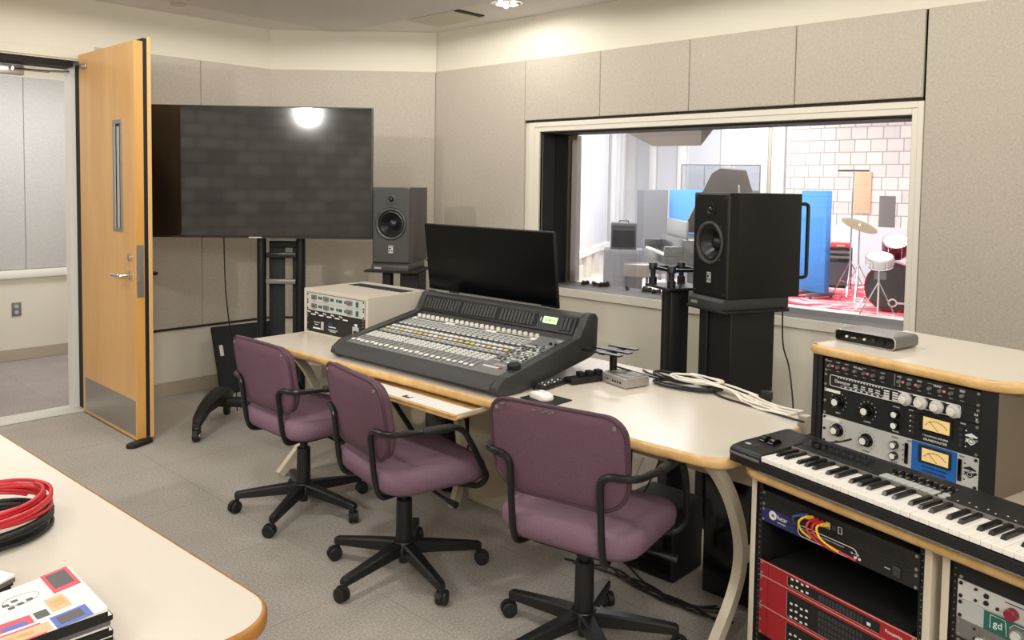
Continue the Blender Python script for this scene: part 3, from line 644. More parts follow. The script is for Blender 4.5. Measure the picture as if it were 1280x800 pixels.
tr = MB().box(1.985, 2.30, 2.125, 2.80, .678, .690, .003, 1).box(1.983, 1.997, 2.125, 2.80, .6902, .7015, .003, 1).build('pull_out_tray', 'oak', dk_)
for a, b in ((2.115, 2.1245), (2.8005, 2.81)): MB().box(2.02, 2.30, a, b, .690, .7035).build('tray_rail', 'leg', tr)
for a, b, lb in ((2.140, 2.385, 'white printed paper sheet on the pull-out tray, nearer the scuffed chair'), (2.39, 2.775, 'white printed paper sheet on the pull-out tray, partly behind the middle chair')):
    p = MB().box(2.002, 2.095, a, b, .6915, .6965).build('paper_sheet', 'paper'); tag(p, lb, 'paper')
    ln = MB()
    for i in range(int((b - a) / .018)): ln.box(2.004, 2.092, a + .008 + i * .018, a + .009 + i * .018, .6966, .6969)
    tag(ln.build('ruled_lines', 'inkgrey', p), kind='stuff')
    if a > 2.3: MB().box(2.022, 2.036, 2.43, 2.475, .6966, .6972).box(2.036, 2.05, 2.43, 2.437, .6966, .6972).box(2.036, 2.05, 2.463, 2.475, .6966, .6972).build('printed_mark', 'inkblack', p)

# ---------------------------------------------------------------- mixing console: local x runs along the desk to the viewer's right, y into the desk
CW = 1.05
cn = thing('mixing_console', 'large dark grey mixing console with rows of faders and white knobs', 'mixing console', (2.115, 3.115, .74), radians(-90 + 1.6))
def cz(y): return .074 + (y - .06) / .46 * .072           # height of the sloping control surface
prof = [(.0, .028), (.012, .050), (.05, .0715), (.06, cz(.06) - .003), (.525, cz(.525) - .003), (.55, .20), (.575, .245), (.60, .255), (.632, .252), (.648, .235), (.64, .09), (.60, .075), (.14, .008), (.03, .008)]
MB().prism(prof, CW - .08, 'x', .04).build('body', 'dgrey', cn)
def cheek(x0, x1, name='side_cheek'):
    pf = [(.0, .026), (.010, .050), (.055, .080), (.53, .158), (.548, .20), (.572, .252), (.60, .262), (.636, .258), (.655, .236), (.648, .085), (.60, .068), (.14, .001), (.03, .001)]
    MB().prism(pf, x1 - x0, 'x', x0, .009, seg=3).build(name, 'dgrey', cn)
cheek(0, .042); cheek(CW - .042, CW)
MB().prism([(.004, .030), (.016, .052), (.050, .0735), (.05, .06), (.03, .012)], CW - .07, 'x', .035).build('arm_rest', 'dgrey', cn)
sa = atan2(.072, .46)
def S(mb_build, y): pass
SURF = Matrix.Translation((0, .06, cz(.06) - .003)) @ Matrix.Rotation(sa, 4, 'X')       # surface frame: x along, y up the slope
L_ = .466
def sb(mb, x0, x1, y0, y1, h=.001, z=0., bev=0): return mb.box(x0, x1, y0, y1, z, z + h, bev, 1, T=SURF)
MBp = MB(); sb(MBp, .045, CW - .045, 0, L_, .002); MBp.build('control_surface', 'mgrey', cn)
bw = .262; banks = [.05 + i * (bw + .006) for i in range(3)]
mx0 = banks[2] + bw + .006
def newpat(): return dict(d=MB(), w=MB(), g=MB(), l=MB(), y=MB())
def endpat(p, m):
    for k_, m_ in (('d', 'blackm'), ('w', 'white'), ('g', 'dgrey'), ('l', 'lgrey'), ('y', 'yellow')):
        if len(p[k_].bm.verts): tag(p[k_].build({'d': 'fader_slots', 'w': 'white_buttons', 'g': 'dark_strips', 'l': 'light_strips', 'y': 'yellow_buttons'}[k_], m_, cn, 0), kind='stuff')
for bx_ in banks:
    pat = newpat()
    sb(pat['g'], bx_, bx_ + bw, .300, .332, .0006, .002); sb(pat['g'], bx_, bx_ + bw, .225, .262, .0006, .002)
    sb(pat['l'], bx_, bx_ + bw, .338, .395, .0008, .002); sb(pat['l'], bx_, bx_ + bw, .270, .298, .0008, .002); sb(pat['l'], bx_, bx_ + bw, .198, .220, .0008, .002)
    sb(pat['w'], bx_, bx_ + bw, .405, .428, .0012, .002); sb(pat['d'], bx_ + .03, bx_ + bw - .03, .410, .423, .0006, .0032)
    for k in range(8):
        x = bx_ + .016 + k * .0328
        sb(pat['d'], x - .0015, x + .0015, .012, .100, .0004, .002)
        sb(pat['l'], x - .012, x - .008, .015, .098, .0003, .002)
        for yy in (.112, .128, .144, .160): sb(pat['w'], x - .010, x - .001, yy, yy + .009, .003, .002); sb(pat['w'], x + .003, x + .011, yy, yy + .009, .003, .002)
        sb(pat['d'], x - .012, x + .012, .178, .190, .0006, .002)
        sb(pat['d'], x - .008, x + .008, .203, .208, .001, .0028)
        sb(pat['y'] if k % 8 in (0, 7) or True and (k + int(bx_ * 10)) % 3 == 0 else pat['w'], x - .010, x + .010, .232, .246, .005, .002)
        sb(pat['w'], x - .011, x + .011, .274, .284, .003, .0028); sb(pat['d'], x - .008, x + .008, .288, .294, .001, .0028)
        sb(pat['d'], x - .006, x + .006, .306, .312, .001, .0026); sb(pat['w'], x - .010, x + .010, .318, .326, .003, .0026)
        for yy in (.348, .366, .384): sb(pat['d'], x - .008, x + .008, yy, yy + .005, .0008, .0028)
        # knob and fader of this channel
        o = SURF @ Vector((x, .446, .002)); d = (SURF.to_3x3() @ Vector((0, 0, 1)))
        MB().lathe([(.0105, 0), (.0095, .010), (.0085, .013), (0, .0135)], o, d, 14).build('knob', 'knobw', cn)
        fy = .012 + .010 + .006 * ((k * 7 + int(bx_ * 100)) % 3 == 0)
        MB().box(x - .0085, x + .0085, fy, fy + .017, .003, .011, .0025, 1, T=SURF).build('fader', 'knobw' if k % 2 == 0 else 'key', cn)
    endpat(pat, 0)
# master section at the right
pat = newpat()
mw = CW - .05 - mx0
random.seed(3)
for r_ in range(12):
    y = .130 + r_ * .020
    for c_ in range(11):
        x = mx0 + .008 + c_ * (mw - .02) / 11
        if random.random() < .70 and not (r_ > 8 and c_ > 8):
            sb(pat[random.choice('ddwwl')], x, x + .010, y, y + .007, .0025, .002)
for i in range(6): sb(pat['w'], mx0 + .012 + i * .014, mx0 + .022 + i * .014, .058, .068, .003, .002)
for i in range(5): sb(pat['l'], mx0 + .05 + i * .011, mx0 + .059 + i * .011, .085 + .006 * (i % 2), .10, .003, .002)
endpat(pat, 0)
rb_ = MB(); sb(rb_, mx0 + .096, mx0 + .108, .060, .071, .004, .002); rb_.build('record_button', 'inkred', cn)
dn = SURF.to_3x3() @ Vector((0, 0, 1))
MB().lathe([(.030, 0), (.030, .004), (.027, .006), (.027, .024), (.024, .027), (0, .027)], SURF @ Vector((mx0 + .165, .078, .002)), dn, 28).build('jog_wheel', 'blackm', cn)
for i in range(4): MB().lathe([(.007, 0), (.006, .010), (0, .0105)], SURF @ Vector((mx0 + .10 + i * .028, .388, .002)), dn, 12).build('knob', 'blackm', cn)
tx = text('C|24', .022, 'ink', cn, SURF @ Vector((CW - .10, .432, .003)), (sa, 0, 0))
# meter bridge with its grilles and clock display
mb0, mb1 = Vector((0, .529, .162)), Vector((0, .572, .246)); ma = atan2(mb1.z - mb0.z, mb1.y - mb0.y)
MBR = Matrix.Translation(mb0 + Vector((0, -.003, .002))) @ Matrix.Rotation(ma, 4, 'X'); mh = (mb1 - mb0).length
MB().box(.046, CW - .046, .006, mh - .006, 0, .004, .001, 1, T=MBR).build('meter_bridge', 'satin', cn)
for x0, x1 in ((.065, .315), (.325, .565), (.575, .795), (.925, .99)):
    bkq, slq = MB(), MB()
    bkq.box(x0, x1, .016, mh - .016, .004, .0055, T=MBR)
    n = int((x1 - x0) / .0205)
    for i in range(n): slq.box(x0 + .004 + i * .0205, x0 + .017 + i * .0205, .020, mh - .020, .0055, .0085, T=MBR)
    mwq = bkq.build('meter_window', 'blackm', cn); tag(slq.build('meter_slats', 'dgrey', mwq), kind='stuff')
lc = MB().box(.828, .905, .040, .070, .004, .006, T=MBR).build('clock_display', 'lcd', cn)
text('1024|1 0', .018, 'inkblack', lc, MBR @ Vector((.834, .049, .0066)), (ma, 0, 0))
MB().box(.812, .818, .046, .064, .004, .006, T=MBR).build('indicator', 'lgrey', cn)
MB().box(.78, .86, .655, .70, .02, .16, .01).build('rear_connector_box', 'black', cn)

# ---------------------------------------------------------------- wide monitor behind the console
mo = thing('computer_monitor', 'wide black computer monitor behind the mixing console', 'monitor', (2.855, 2.812, .7402), radians(-90))
W2, TL_ = .452, Matrix.Translation((0, 0, .235)) @ Matrix.Rotation(radians(6.5), 4, 'X')
MB().box(-W2, W2, 0, .016, 0, .362, .004, T=TL_).box(-.25, .25, .016, .05, .06, .30, .02, T=TL_).build('housing', 'black', mo)
MB().box(-W2 + .006, W2 - .006, -.0015, -.0002, .012, .356, T=TL_).build('screen', 'screen2', mo)
MB().box(-W2, -W2 + .16, -.004, -.0002, -.002, .008, T=TL_).box(-.21, .35, -.004, -.0002, -.002, .008, T=TL_).build('lower_trim', 'silver2', mo)
MB().box(-.03, .03, .05, .075, .02, .45, .006).box(-.12, .12, -.02, .12, 0, .015, .006).build('stand', 'satin', mo)

# ---------------------------------------------------------------- beige rack case on the left end of the desk
CS = thing('rack_case', 'beige metal rack case on the left end of the long desk', 'rack case', (2.367, 3.722, .7402), radians(-87.7))
cw, cdp, chh = .533, .41, .2405
MB().box(0, .020, 0, cdp, 0, chh, .002, 1).box(cw - .020, cw, 0, cdp, 0, chh, .002, 1).box(.0201, cw - .0201, 0, cdp, chh - .019, chh, .002, 1).box(.0201, cw - .0201, 0, cdp, 0, .0135, .002, 1).box(.0201, cw - .0201, cdp - .01, cdp, .0136, chh - .0192).build('shell', 'case', CS)
MB().box(.06, .50, .25, .335, chh, chh + .0012).build('vent_slot', 'blackm', CS)
MB().box(.0205, .030, .006, .03, .014, chh - .02).box(cw - .030, cw - .0205, .006, .03, .014, chh - .02).build('rack_rail', 'blackm', CS)
def local(parent, x, y, z): return parent.matrix_basis @ Vector((x, y, z))
def unit(name, label, cat, P, rz, h, m, dep=.20, w=.4826, ears=True, group=None):
    """a rack unit: faceplate in front of a chassis; P is the lower left corner of the faceplate in the world"""
    t = thing(name, label, cat, P, rz, group)
    MB().box(0, w, 0, .004, 0, h, .0008, 1).build('faceplate', m, t)
    MB().box(.022, w - .022, .0042, dep, .001, h - .001).build('chassis', 'blackm', t)
    if ears:
        sc = MB()
        for x in (.008, w - .008):
            for z in ((.007, h - .007) if h < .06 else (.007, h * .5, h - .007)): sc.lathe([(.0045, 0), (.004, .003), (0, .0035)], (x, 0, z), (0, -1, 0), 8)
        sc.build('screws', 'blackm' if m in ('silver', 'silver2', 'lgrey') else 'steel', t)
    return t
def knob(t, x, z, r, m='bgloss', cap='silver', d=.018, skirt=None, name='knob'):
    if skirt: MB().lathe([(r * 1.45, 0), (r * 1.4, .003), (r, .004)], (x, 0, z), (0, -1, 0), 18).build('knob_skirt', skirt, t)
    k = MB().lathe([(r, 0), (r * .94, d), (r * .80, d + .0015), (0, d + .0015)], (x, 0, z), (0, -1, 0), 18).build(name, m, t)
    if cap: MB().lathe([(r * .72, d + .0016), (r * .70, d + .0022), (0, d + .0022)], (x, 0, z), (0, -1, 0), 14).build('knob_cap', cap, k)
    return k
def strip(mb, x0, x1, z0, z1, y=-.0006, h=.0006): return mb.box(x0, x1, y, y + h, z0, z1)
V = lambda t, x, y, z: tuple(t.location + Matrix.Rotation(t.rotation_euler.z, 3, 'Z') @ Vector((x, y, z)))
CX = .0252
for i, z in enumerate((.1745, .1288)):
    u = unit('preamplifier', 'silver preamplifier in the beige case, %s' % ('the topmost unit' if i == 0 else 'second from the top'), 'audio rack unit', V(CS, CX, .001, z), CS.rotation_euler.z, .0445, 'silver', group='silver preamplifiers in the beige case')
    b, c = MB(), MB()
    for x0 in (.05, .155, .35): strip(MB(), x0 - .012, x0 + .038, .012, .036).build('dial_window', 'mgrey', u); strip(c, x0 - .004, x0 + .028, .006, .010)
    for x0 in (.105, .122, .208, .222, .258, .278, .292, .325): strip(b, x0, x0 + .010, .017, .031, -.004, .004)
    strip(b, .42, .434, .010, .036, -.006, .006)
    b.build('button_row', 'green', u); c.build('lettering', 'inkgrey', u)
    for x0 in (.058, .165, .358): knob(u, x0, .024, .008, 'alu', None, .010)
u = unit('headphone_amplifier', 'black rack unit with small white toggles above the ultrablack power unit', 'audio rack unit', V(CS, CX, .001, .0985), CS.rotation_euler.z, .0300, 'black')
u['label'] = 'thin black rack unit with a row of white toggles in the beige case'
for i in range(5): MB().lathe([(.004, 0), (.003, .012), (.005, .016), (0, .018)], (.03 + i * .068, 0, .018), (-.2, -1, .5), 10).build('toggle', 'white', u); MB().box(.038 + i * .068, .078 + i * .068, -.0012, 0, .006, .012).build('printed_label', 'ink', u)
u = unit('power_conditioner', 'tall black rack unit with blue lettering at the bottom of the beige case', 'audio rack unit', V(CS, CX, .001, .0142), CS.rotation_euler.z, .0840, 'black')
text('hear', .02, 'inkblue', u, (.19, -.001, .052)); 
a = MB()
for x0, x1, z0, z1 in ((.06, .115, .052, .055), (.07, .10, .040, .043), (.055, .12, .018, .026), (.19, .25, .040, .045), (.185, .265, .026, .029), (.20, .25, .018, .021)): strip(a, x0, x1, z0, z1)
a.build('lettering', 'ink', u)
MB().box(.127, .15, -.004, 0, .018, .062, .002, 1).build('rocker_switch', 'lgrey', u)
MB().box(.39, .44, -.004, 0, .006, .070, .002, 1).build('power_inlet', 'lgrey', u); MB().box(.402, .432, -.007, -.004, .008, .05, .002, 1).build('power_socket', 'blackm', u)
MB().prism([(.405, .078), (.425, .070), (.43, .084), (.41, .084)], .004, 'y', -.004).build('badge', 'white', u)

# ---------------------------------------------------------------- loudspeakers
def speaker(label, P, rz, m, w=.24, d=.34, h=.46, handle=False):
    t = thing('studio_monitor', label, 'loudspeaker', P, rz)
    MB().box(-w / 2, w / 2, .0505, d, 0, h, .003, 2).build('cabinet', m, t)
    zc, RW = h * .52, .084; hw = w / 2
    angs = sorted([2 * pi * i / 56 for i in range(56)] + [atan2(zz - zc, xx) % (2 * pi) for xx in (-hw, hw) for zz in (0, h)])
    def rect(ins, y):
        out = []
        for a in angs:
            c, s_ = cos(a), sin(a); k = min((hw - ins) / abs(c) if abs(c) > 1e-9 else 9, ((h - ins - zc) / s_) if s_ > 1e-9 else ((zc - ins) / -s_ if s_ < -1e-9 else 9)); out.append((c * k, y, zc + s_ * k))
        return out
    def circ(R, y): return [(R * cos(a), y, zc + R * sin(a)) for a in angs]
    MB().loft([rect(0, .050), rect(0, -.001), rect(.003, -.007), rect(.009, -.010), circ(RW, -.010), circ(RW, .044)], cap=False).build('baffle', m, t, 12)
    wf = MB().lathe([(.096, 0), (.0955, .004), (.090, .006), (.083, .004), (.080, -.004), (.080, -.012)], (0, -.010, zc), (0, -1, 0), 44, False).build('woofer', 'ring', t)
    MB().lathe([(.0815, -.010), (.076, -.003), (.070, -.002), (.063, -.008), (.034, -.040), (.031, -.036), (.022, -.026), (.010, -.021), (0, -.020)], (0, -.010, zc), (0, -1, 0), 44, False).build('cone', 'cone', wf)
    tw = MB().lathe([(.036, 0), (.036, .003), (.022, .004), (.014, -.001)], (0, -.010, h * .84), (0, -1, 0), 28).build('tweeter', m, t)
    MB().lathe([(.013, .001), (.010, .007), (.005, .010), (0, .0105)], (0, -.010, h * .84), (0, -1, 0), 20).build('dome', 'bgloss', tw)
    MB().tube([(.098 * cos(a), -.0108, h * .52 + .098 * sin(a)) for a in [2 * pi * i / 48 for i in range(48)]], .0018, 5, True).build('trim_ring', 'blackm', t)
    sc = MB()
    for sx in (-1, 1):
        for z in (h - .02, .02): sc.lathe([(.004, 0), (.003, .002), (0, .0022)], (sx * (w / 2 - .022), -.010, z), (0, -1, 0), 8)
        for a in (.8, 2.34, 3.94, 5.48): pass
    for a in (pi / 4, 3 * pi / 4, 5 * pi / 4, 7 * pi / 4): sc.lathe([(.0045, 0), (.003, .002), (0, .0022)], (.103 * cos(a), -.010, h * .52 + .103 * sin(a)), (0, -1, 0), 8)
    sc.build('screws', 'ring', t)
    bd = MB().box(-.014, .014, -.012, -.0102, h * .135, h * .235).build('logo_badge', 'silver', t)
    bk_ = MB().box(-.0115, .0115, -.0128, -.0121, h * .15, h * .172).box(-.011, .003, -.0128, -.0121, h * .185, h * .205).box(-.0115, .0115, -.0128, -.0121, h * .214, h * .229); bk_.build('logo_field', 'blackm', bd)
    text('ATC', .0085, 'ink', bd, (0, -.0131, h * .2165), align='CENTER')
    MB().prism([(-.008, h * .153), (.008, h * .153), (0, h * .17)], .0006, 'y', -.0136).build('logo_triangle', 'silver', bd)
    if handle:
        for x in (w / 2 + .0,): MB().tube(bend_path([(x - .02, d, h * .90), (x - .02, d + .055, h * .90), (x - .02, d + .055, h * .18), (x - .02, d, h * .18)], .02), .0085, 8).build('handle', 'black', t)
    return t
def wedge(label, P, rz, w, d, h, m):
    t = thing('isolation_pad', label, 'speaker pad', P, rz)
    MB().prism([(-.03, 0), (-.03, h * .75), (-.012, h), (d, h), (d, 0)], w, 'x', -w / 2, .003).build('pad', m, t)
    MB().box(-w / 2 + .02, -w / 2 + .065, -.0312, -.030, h * .25, h * .5).build('sticker', 'silver2', t)
    return t
zl, zr = 1.061, 1.060
SL = (3.052, 3.842); rl = radians(212 + 90); SR = (3.246, 1.800); rr = radians(156 + 90)
speaker('dark grey studio monitor speaker on the stand beside the television', (SL[0], SL[1], zl), rl, 'spk2')
wedge('grey speaker pad under the left studio monitor', (SL[0], SL[1], zl - .0455), rl, .235, .30, .045, 'spk2')
speaker('large black studio monitor speaker in front of the window', (SR[0], SR[1], zr), rr, 'spk', .25, .395, .465, True)
wedge('grey speaker pad under the large black speaker at the window', (SR[0], SR[1], zr - .0505), rr, .24, .34, .050, 'dgrey')
def stand(label, P, rz, zt, w, d, cols, m='black', back=.0):
    t = thing('speaker_stand', label, 'speaker stand', P, rz)
    MB().box(-w / 2, w / 2, -.03, d, zt - .012, zt, .003, 1).build('top_plate', m, t)
    for i, (x0, x1, y0, y1) in enumerate(cols): MB().box(x0, x1, y0, y1, .02, zt - .0125, .004, 1).build('column', m, t)
    MB().box(-w / 2, w / 2, -.02, d, 0, .0195, .004, 1).build('base_plate', m, t)
    return t
stand('black speaker stand with twin columns behind the beige rack case', (SL[0], SL[1], 0), rl, zl - .046, .33, .31, ((-.075, -.022, .05, .11), (.035, .155, .06, .22)), 'blackm')
stand('heavy black pillar stand under the large speaker at the window', (SR[0], SR[1], 0), rr, zr - .051, .28, .33, ((-.105, -.045, .02, .27), (-.0445, .115, .03, .27)), 'black')
ms = thing('speaker_stand', 'empty black speaker stand with four posts in front of the window', 'speaker stand', (3.41, 2.085, 0), radians(-118))
MB().box(-.115, .115, -.10, .12, 1.055, 1.068, .003, 1).build('top_plate', 'black', ms)
MB().box(-.055, -.018, -.04, .04, .02, 1.0545, .006).box(-.012, .055, -.05, .05, .02, 1.0545, .006).build('column', 'black', ms)
MB().box(-.12, .12, -.12, .12, 0, .0195, .005).build('base_plate', 'black', ms)
for x, y in ((-.09, -.07), (.09, -.07), (-.09, .09), (.09, .09)): MB().lathe([(.020, 1.0682), (.020, 1.10), (.013, 1.105), (.013, 1.135), (.021, 1.140), (.021, 1.165), (.017, 1.172), (0, 1.172)], (x, y, 0), (0, 0, 1), 18).build('isolation_post', 'black', ms)
MB().box(-.09, .09, -.078, -.062, 1.142, 1.156).box(-.09, .09, .082, .098, 1.142, 1.156).box(.082, .098, -.07, .09, 1.142, 1.156).box(-.098, -.082, -.07, .09, 1.142, 1.156).build('upper_frame', 'satin', ms)

# ---------------------------------------------------------------- television on its cart (local x to the viewer's right)
TV0 = Vector((2.34, 4.75, 0)); rt = radians(-45)
tv = thing('television', 'large flat black television on a wheeled floor cart', 'television', tuple(TV0 + Vector((-.02, -.02, 1.195))), rt)
xl, xr = -.440, 1.014
MB().box(xl, xr, .0, .035, 0, .812, .005).box(xl + .3, xr - .3, .035, .07, .1, .6, .02).build('housing', 'blackm', tv)
MB().box(xl + .009, xr - .009, -.0015, -.0002, .014, .804).build('screen', 'screen', tv)
fr_ = MB().box(xl, xr, -.004, -.0002, 0, .011).box(xl, xr, -.004, -.0002, .806, .812).box(xl, xl + .007, -.004, -.0002, .011, .806).box(xr - .007, xr, -.004, -.0002, .011, .806).build('bezel', 'satin', tv)
MB().box(.255, .335, -.005, -.0042, .001, .009).build('brand_strip', 'silver2', tv)
ct = thing('television_cart', 'black wheeled television cart with two round posts and splayed feet', 'cart', tuple(TV0), rt)
for x in (.292, .540): MB().cyl((x, .12, .10), (x, .12, 1.75), .029, n=20).build('post', 'satin', ct)
MB().box(.322, .510, .10, .14, .895, .925, .004).build('crossbar', 'alu', ct)
MB().box(.322, .510, .11, .14, 1.06, 1.095, .004).build('crossbar', 'satin', ct)
MB().box(.325, .425, .17, .19, .30, 1.12, .004).box(.475, .555, .17, .19, .30, 1.12, .004).box(.325, .555, .17, .19, 1.12, 1.165, .004).build('back_plate', 'blackm', ct)
MB().box(.2, .70, .0715, .10, 1.45, 1.62, .004).build('mount_bracket', 'blackm', ct)
MB().box(.0, .9, .085, .155, .10, .155, .012).build('base_beam', 'black', ct)
for x in (.02, .88):
    ft = MB().loft([[(x + a * wx, y, zc + b * hz) for a, b in ((-1, -1), (1, -1), (1, .5), (.5, 1), (-.5, 1), (-1, .5))] for y, wx, zc, hz in ((-.30, .022, .105, .018), (-.27, .03, .125, .022), (-.16, .036, .165, .028), (.0, .05, .178, .038), (.12, .06, .178, .04), (.24, .045, .165, .034), (.31, .03, .135, .022))]).build('foot', 'black', ct)
    for y in (-.28, .29):
        c = MB().lathe([(.012, -.016), (.036, -.015), (.038, -.010), (.038, .010), (.036, .015), (.012, .016)], (x + .0, y - .015, .0385), (1, 0, 0), 24).box(x - .021, x - .0165, y - .03, y + .01, .035, .10, .003, 1).box(x + .0165, x + .021, y - .03, y + .01, .035, .10, .003, 1).box(x - .021, x + .021, y - .03, y + .015, .085, .105, .003, 1).build('caster', 'rubber', ft)
        MB().lathe([(.016, -.0225), (.014, .0225)], (x, y - .015, .0385), (1, 0, 0), 14).build('wheel_hub', 'steel', c)
lp_ = thing('flat_panel', 'flat black panel leaning on the wall behind the television cart', 'panel', (2.745, 5.40, 0), radians(-3))
T = Matrix.Rotation(radians(-20), 4, 'X')
MB().box(0, .46, -.012, .012, .005, .50, .004, T=T).build('board', 'blackm', lp_)
MB().box(.035, .062, -.0135, -.0121, .28, .36, T=T).build('sticker', 'white', lp_)
wc_ = MB().tube(smooth_path([(2.453, 4.778, 1.195), (2.462, 4.79, 1.05), (2.475, 4.80, .85), (2.53, 4.86, .62), (2.60, 4.92, .40), (2.63, 4.95, .012), (2.70, 5.02, .008)], 6), .004, 6).build('television_cable', 'bcable')
tag(wc_, 'thin black cable hanging down behind the television', 'cable')
# ---------------------------------------------------------------- keyboard desk with two rack bays: local x to the viewer's right, y into the desk
KO = Vector((2.185, 1.09, 0)); KR = radians(-105)
KM = Matrix.Translation(KO) @ Matrix.Rotation(KR, 4, 'Z')
K = lambda x, y, z=0: tuple(KM @ Vector((x, y, z)))
kd = thing('rack_desk', 'cream keyboard desk with thick oak front edge and two open rack bays below', 'desk', tuple(KO), KR)
KW = 1.16
top = [(x, y) for x, y in rrect(KW, .80, (.02, .02, .07, .05), 6, KW / 2, .40)]
MB().prism(top, .032, 'z', .707).build('desktop', 'laminate', kd)
pp = [(.07 - .07 * sin(a), .07 - .07 * cos(a)) for a in [pi / 2 - pi / 2 * i / 8 for i in range(9)]]
path = [Vector((.0, .40, .723)), Vector((0, .10, .723))] + [Vector((x, y, .723)) for x, y in pp] + [Vector((.6, 0, .723)), Vector((KW - .03, 0, .723))]
lp = []
for i, p in enumerate(path):
    d = (path[min(i + 1, len(path) - 1)] - path[max(i - 1, 0)]).normalized(); n = Vector((d.y, -d.x, 0))
    lp.append([p + n * a + Vector((0, 0, b)) for a, b in ((-.002, .0165), (.010, .0165), (.017, .011), (.020, 0), (.017, -.011), (.010, -.0165), (-.002, -.0165))])
MB().loft(lp).build('oak_edge', 'oak', kd, 60)
for x in (.006, .537, .580, 1.11): MB().box(x, x + .019, .035, .70, .0, .7065, .002, 1).build('side_panel', 'leg', kd)
MB().box(.0255, .5365, .675, .69, .05, .70).box(.5995, 1.1095, .675, .69, .05, .70).build('back_panel', 'blackm', kd)
for x in (.0252, .5364, .5992): MB().box(x, x + .0004, .036, .67, .0705, .7062).build('shade_lining', 'blackm', kd)  # black sheets added so the lit bay sides look dark
MB().box(.0258, .5362, .05, .67, .05, .07).box(.5997, 1.1095, .05, .67, .05, .07).build('bottom_shelf', 'blackm', kd)
for x in (.0259, .5205, .5997, 1.094): MB().box(x, x + .0155, .045, .09, .0705, .7063).build('rack_rail', 'blackm', kd)
hl = MB()
for x in (.0335, .5283, .6075):
    for i in range(36): hl.cyl((x, .0448, .09 + i * .0165), (x, .0440, .09 + i * .0165), .0022, n=6)
tag(hl.build('rail_holes', 'alu', kd), kind='stuff')
BX = .042; BY = .040
def ku(name, label, z, h, m, bay=0, dep=.30, group=None, y=BY): return unit(name, label, 'audio rack unit', K(BX + .574 * bay, y, z), KR, h, m, dep, group=group)
u = ku('rack_shelf', 'black slotted rack panel at the top of the left bay above the blue-ended unit', .6185, .0470, 'black')
for x0, x1 in ((.035, .16), (.28, .445)): MB().prism(rrect(x1 - x0, .022, .0108, 6, (x0 + x1) / 2, .022), .0006, 'y', -.0006).build('vent_slot', 'blackm', u)
MB().box(.165, .275, -.0008, 0, .008, .038).build('socket_panel', 'blackm', u)
sk = MB()
for i in range(6): sk.box(.172 + i * .0165, .183 + i * .0165, -.0022, -.0009, .016, .028)
sk.build('network_sockets', 'dgrey', u)
for x in (.225, .262): MB().tube([(x - .005, -.0025, .014), (x - .005, -.0025, .031), (x + .006, -.0025, .031), (x + .006, -.0025, .014)], .0009, 5, True).build('socket_outline', 'ink', u)
u = ku('headphone_mixer', 'black rack unit with navy blue left end and white rounded outline', .5735, .0440, 'black')
MB().box(.001, .075, -.0012, -.0001, .001, .043).build('blue_end', 'navy', u)
MB().prism([(.075, .001), (.14, .001), (.10, .043), (.075, .043)], .0011, 'y', -.0012).build('blue_fade', 'navy', u)
MB().tube([(.012 * cos(a) + .042, -.002, .028 + .012 * sin(a)) for a in [2 * pi * i / 20 for i in range(20)]], .0014, 5, True).lathe([(.0105, 0), (.0105, .0005)], (.042, -.0013, .028), (0, -1, 0), 20).build('round_logo', 'ink', u)
text('db', .012, 'navy', u, (.042, -.0022, .024), align='CENTER'); text('hear', .020, 'ink', u, (.057, -.0014, .022)); text('technologies', .006, 'ink', u, (.058, -.0014, .012))
MB().tube([(x, -.0016, z) for x, z in rrect(.185, .030, .0148, 8, .222, .020)], .0011, 5, True).build('outline', 'ink', u)
dt = MB()
for i in range(16): dt.box(.135 + i * .0085, .140 + i * .0085, -.0014, -.0001, .018, .0225); dt.box(.135 + i * .0085, .140 + i * .0085, -.0014, -.0001, .011, .0145)
dt.build('meter_leds', 'dgrey', u); MB().box(.125, .275, -.0014, -.0001, .0255, .028).build('scale_line', 'inkgrey', u)
for x in (.305, .318): MB().box(x, x + .0065, -.0014, -.0001, .010, .016).build('indicator', 'ink', u)
text('hb  4   8', .007, 'ink', u, (.296, -.0014, .020)); MB().box(.415, .435, -.004, -.0001, .012, .036, .001, 1).build('power_switch', 'dgrey', u); text('power', .006, 'ink', u, (.392, -.0014, .022))
rl_ = [('slim red audio interface, topmost of the red units in the left bay', .4120, .0440, 1), ('tall red audio interface below the slim red one in the left bay', .3225, .0890, 2), ('red rack unit lowest in view in the left bay', .2335, .0885, 2)]
for lb, z, h, nu in rl_:
    u = ku('red_interface', lb, z, h, 'red')
    MB().box(.0, .4826, -.0012, -.0001, h - .0028, h - .0004).build('top_edge', 'redline', u)
    MB().box(.03, .0312, -.0006, -.0001, .002, h - .003).build('ear_seam', 'maroon', u)
    x0, x1 = .10, .385
    MB().prism([(x0 + .006, .006), (x1, .006), (x1, h - .010), (x0, h - .010), (x0, .012)], .0012, 'y', -.0013).build('display_window', 'blackm', u)
    MB().tube([(x0, -.0016, h - .0095), (x0, -.0016, .012), (x0 + .006, -.0016, .006), (x1, -.0016, .006)], .0006, 5).build('window_edge', 'redline', u)
    a, b = MB(), MB()
    for i in range(4):
        for j in range(nu + 1): a.box(x0 + .012 + i * .017, x0 + .020 + i * .017, -.0026, -.0014, .010 + j * .019 + .003 * (i % 2), .015 + j * .019 + .003 * (i % 2))
    for i in range(13):
        for j in range(1 if nu == 1 else 4): b.box(x0 + .105 + i * .0105, x0 + .112 + i * .0105, -.0020, -.0014, .010 + j * .0165, (.028 if nu == 1 else .0225) + j * .0165)
    a.box(x1 - .035, x1 - .025, -.0026, -.0014, .014, .022)
    a.build('indicator', 'ink', u); b.build('meters', 'dgrey', u)
    text('Focusrite', .0125, 'ink', u, (.40, -.0014, h - .024))
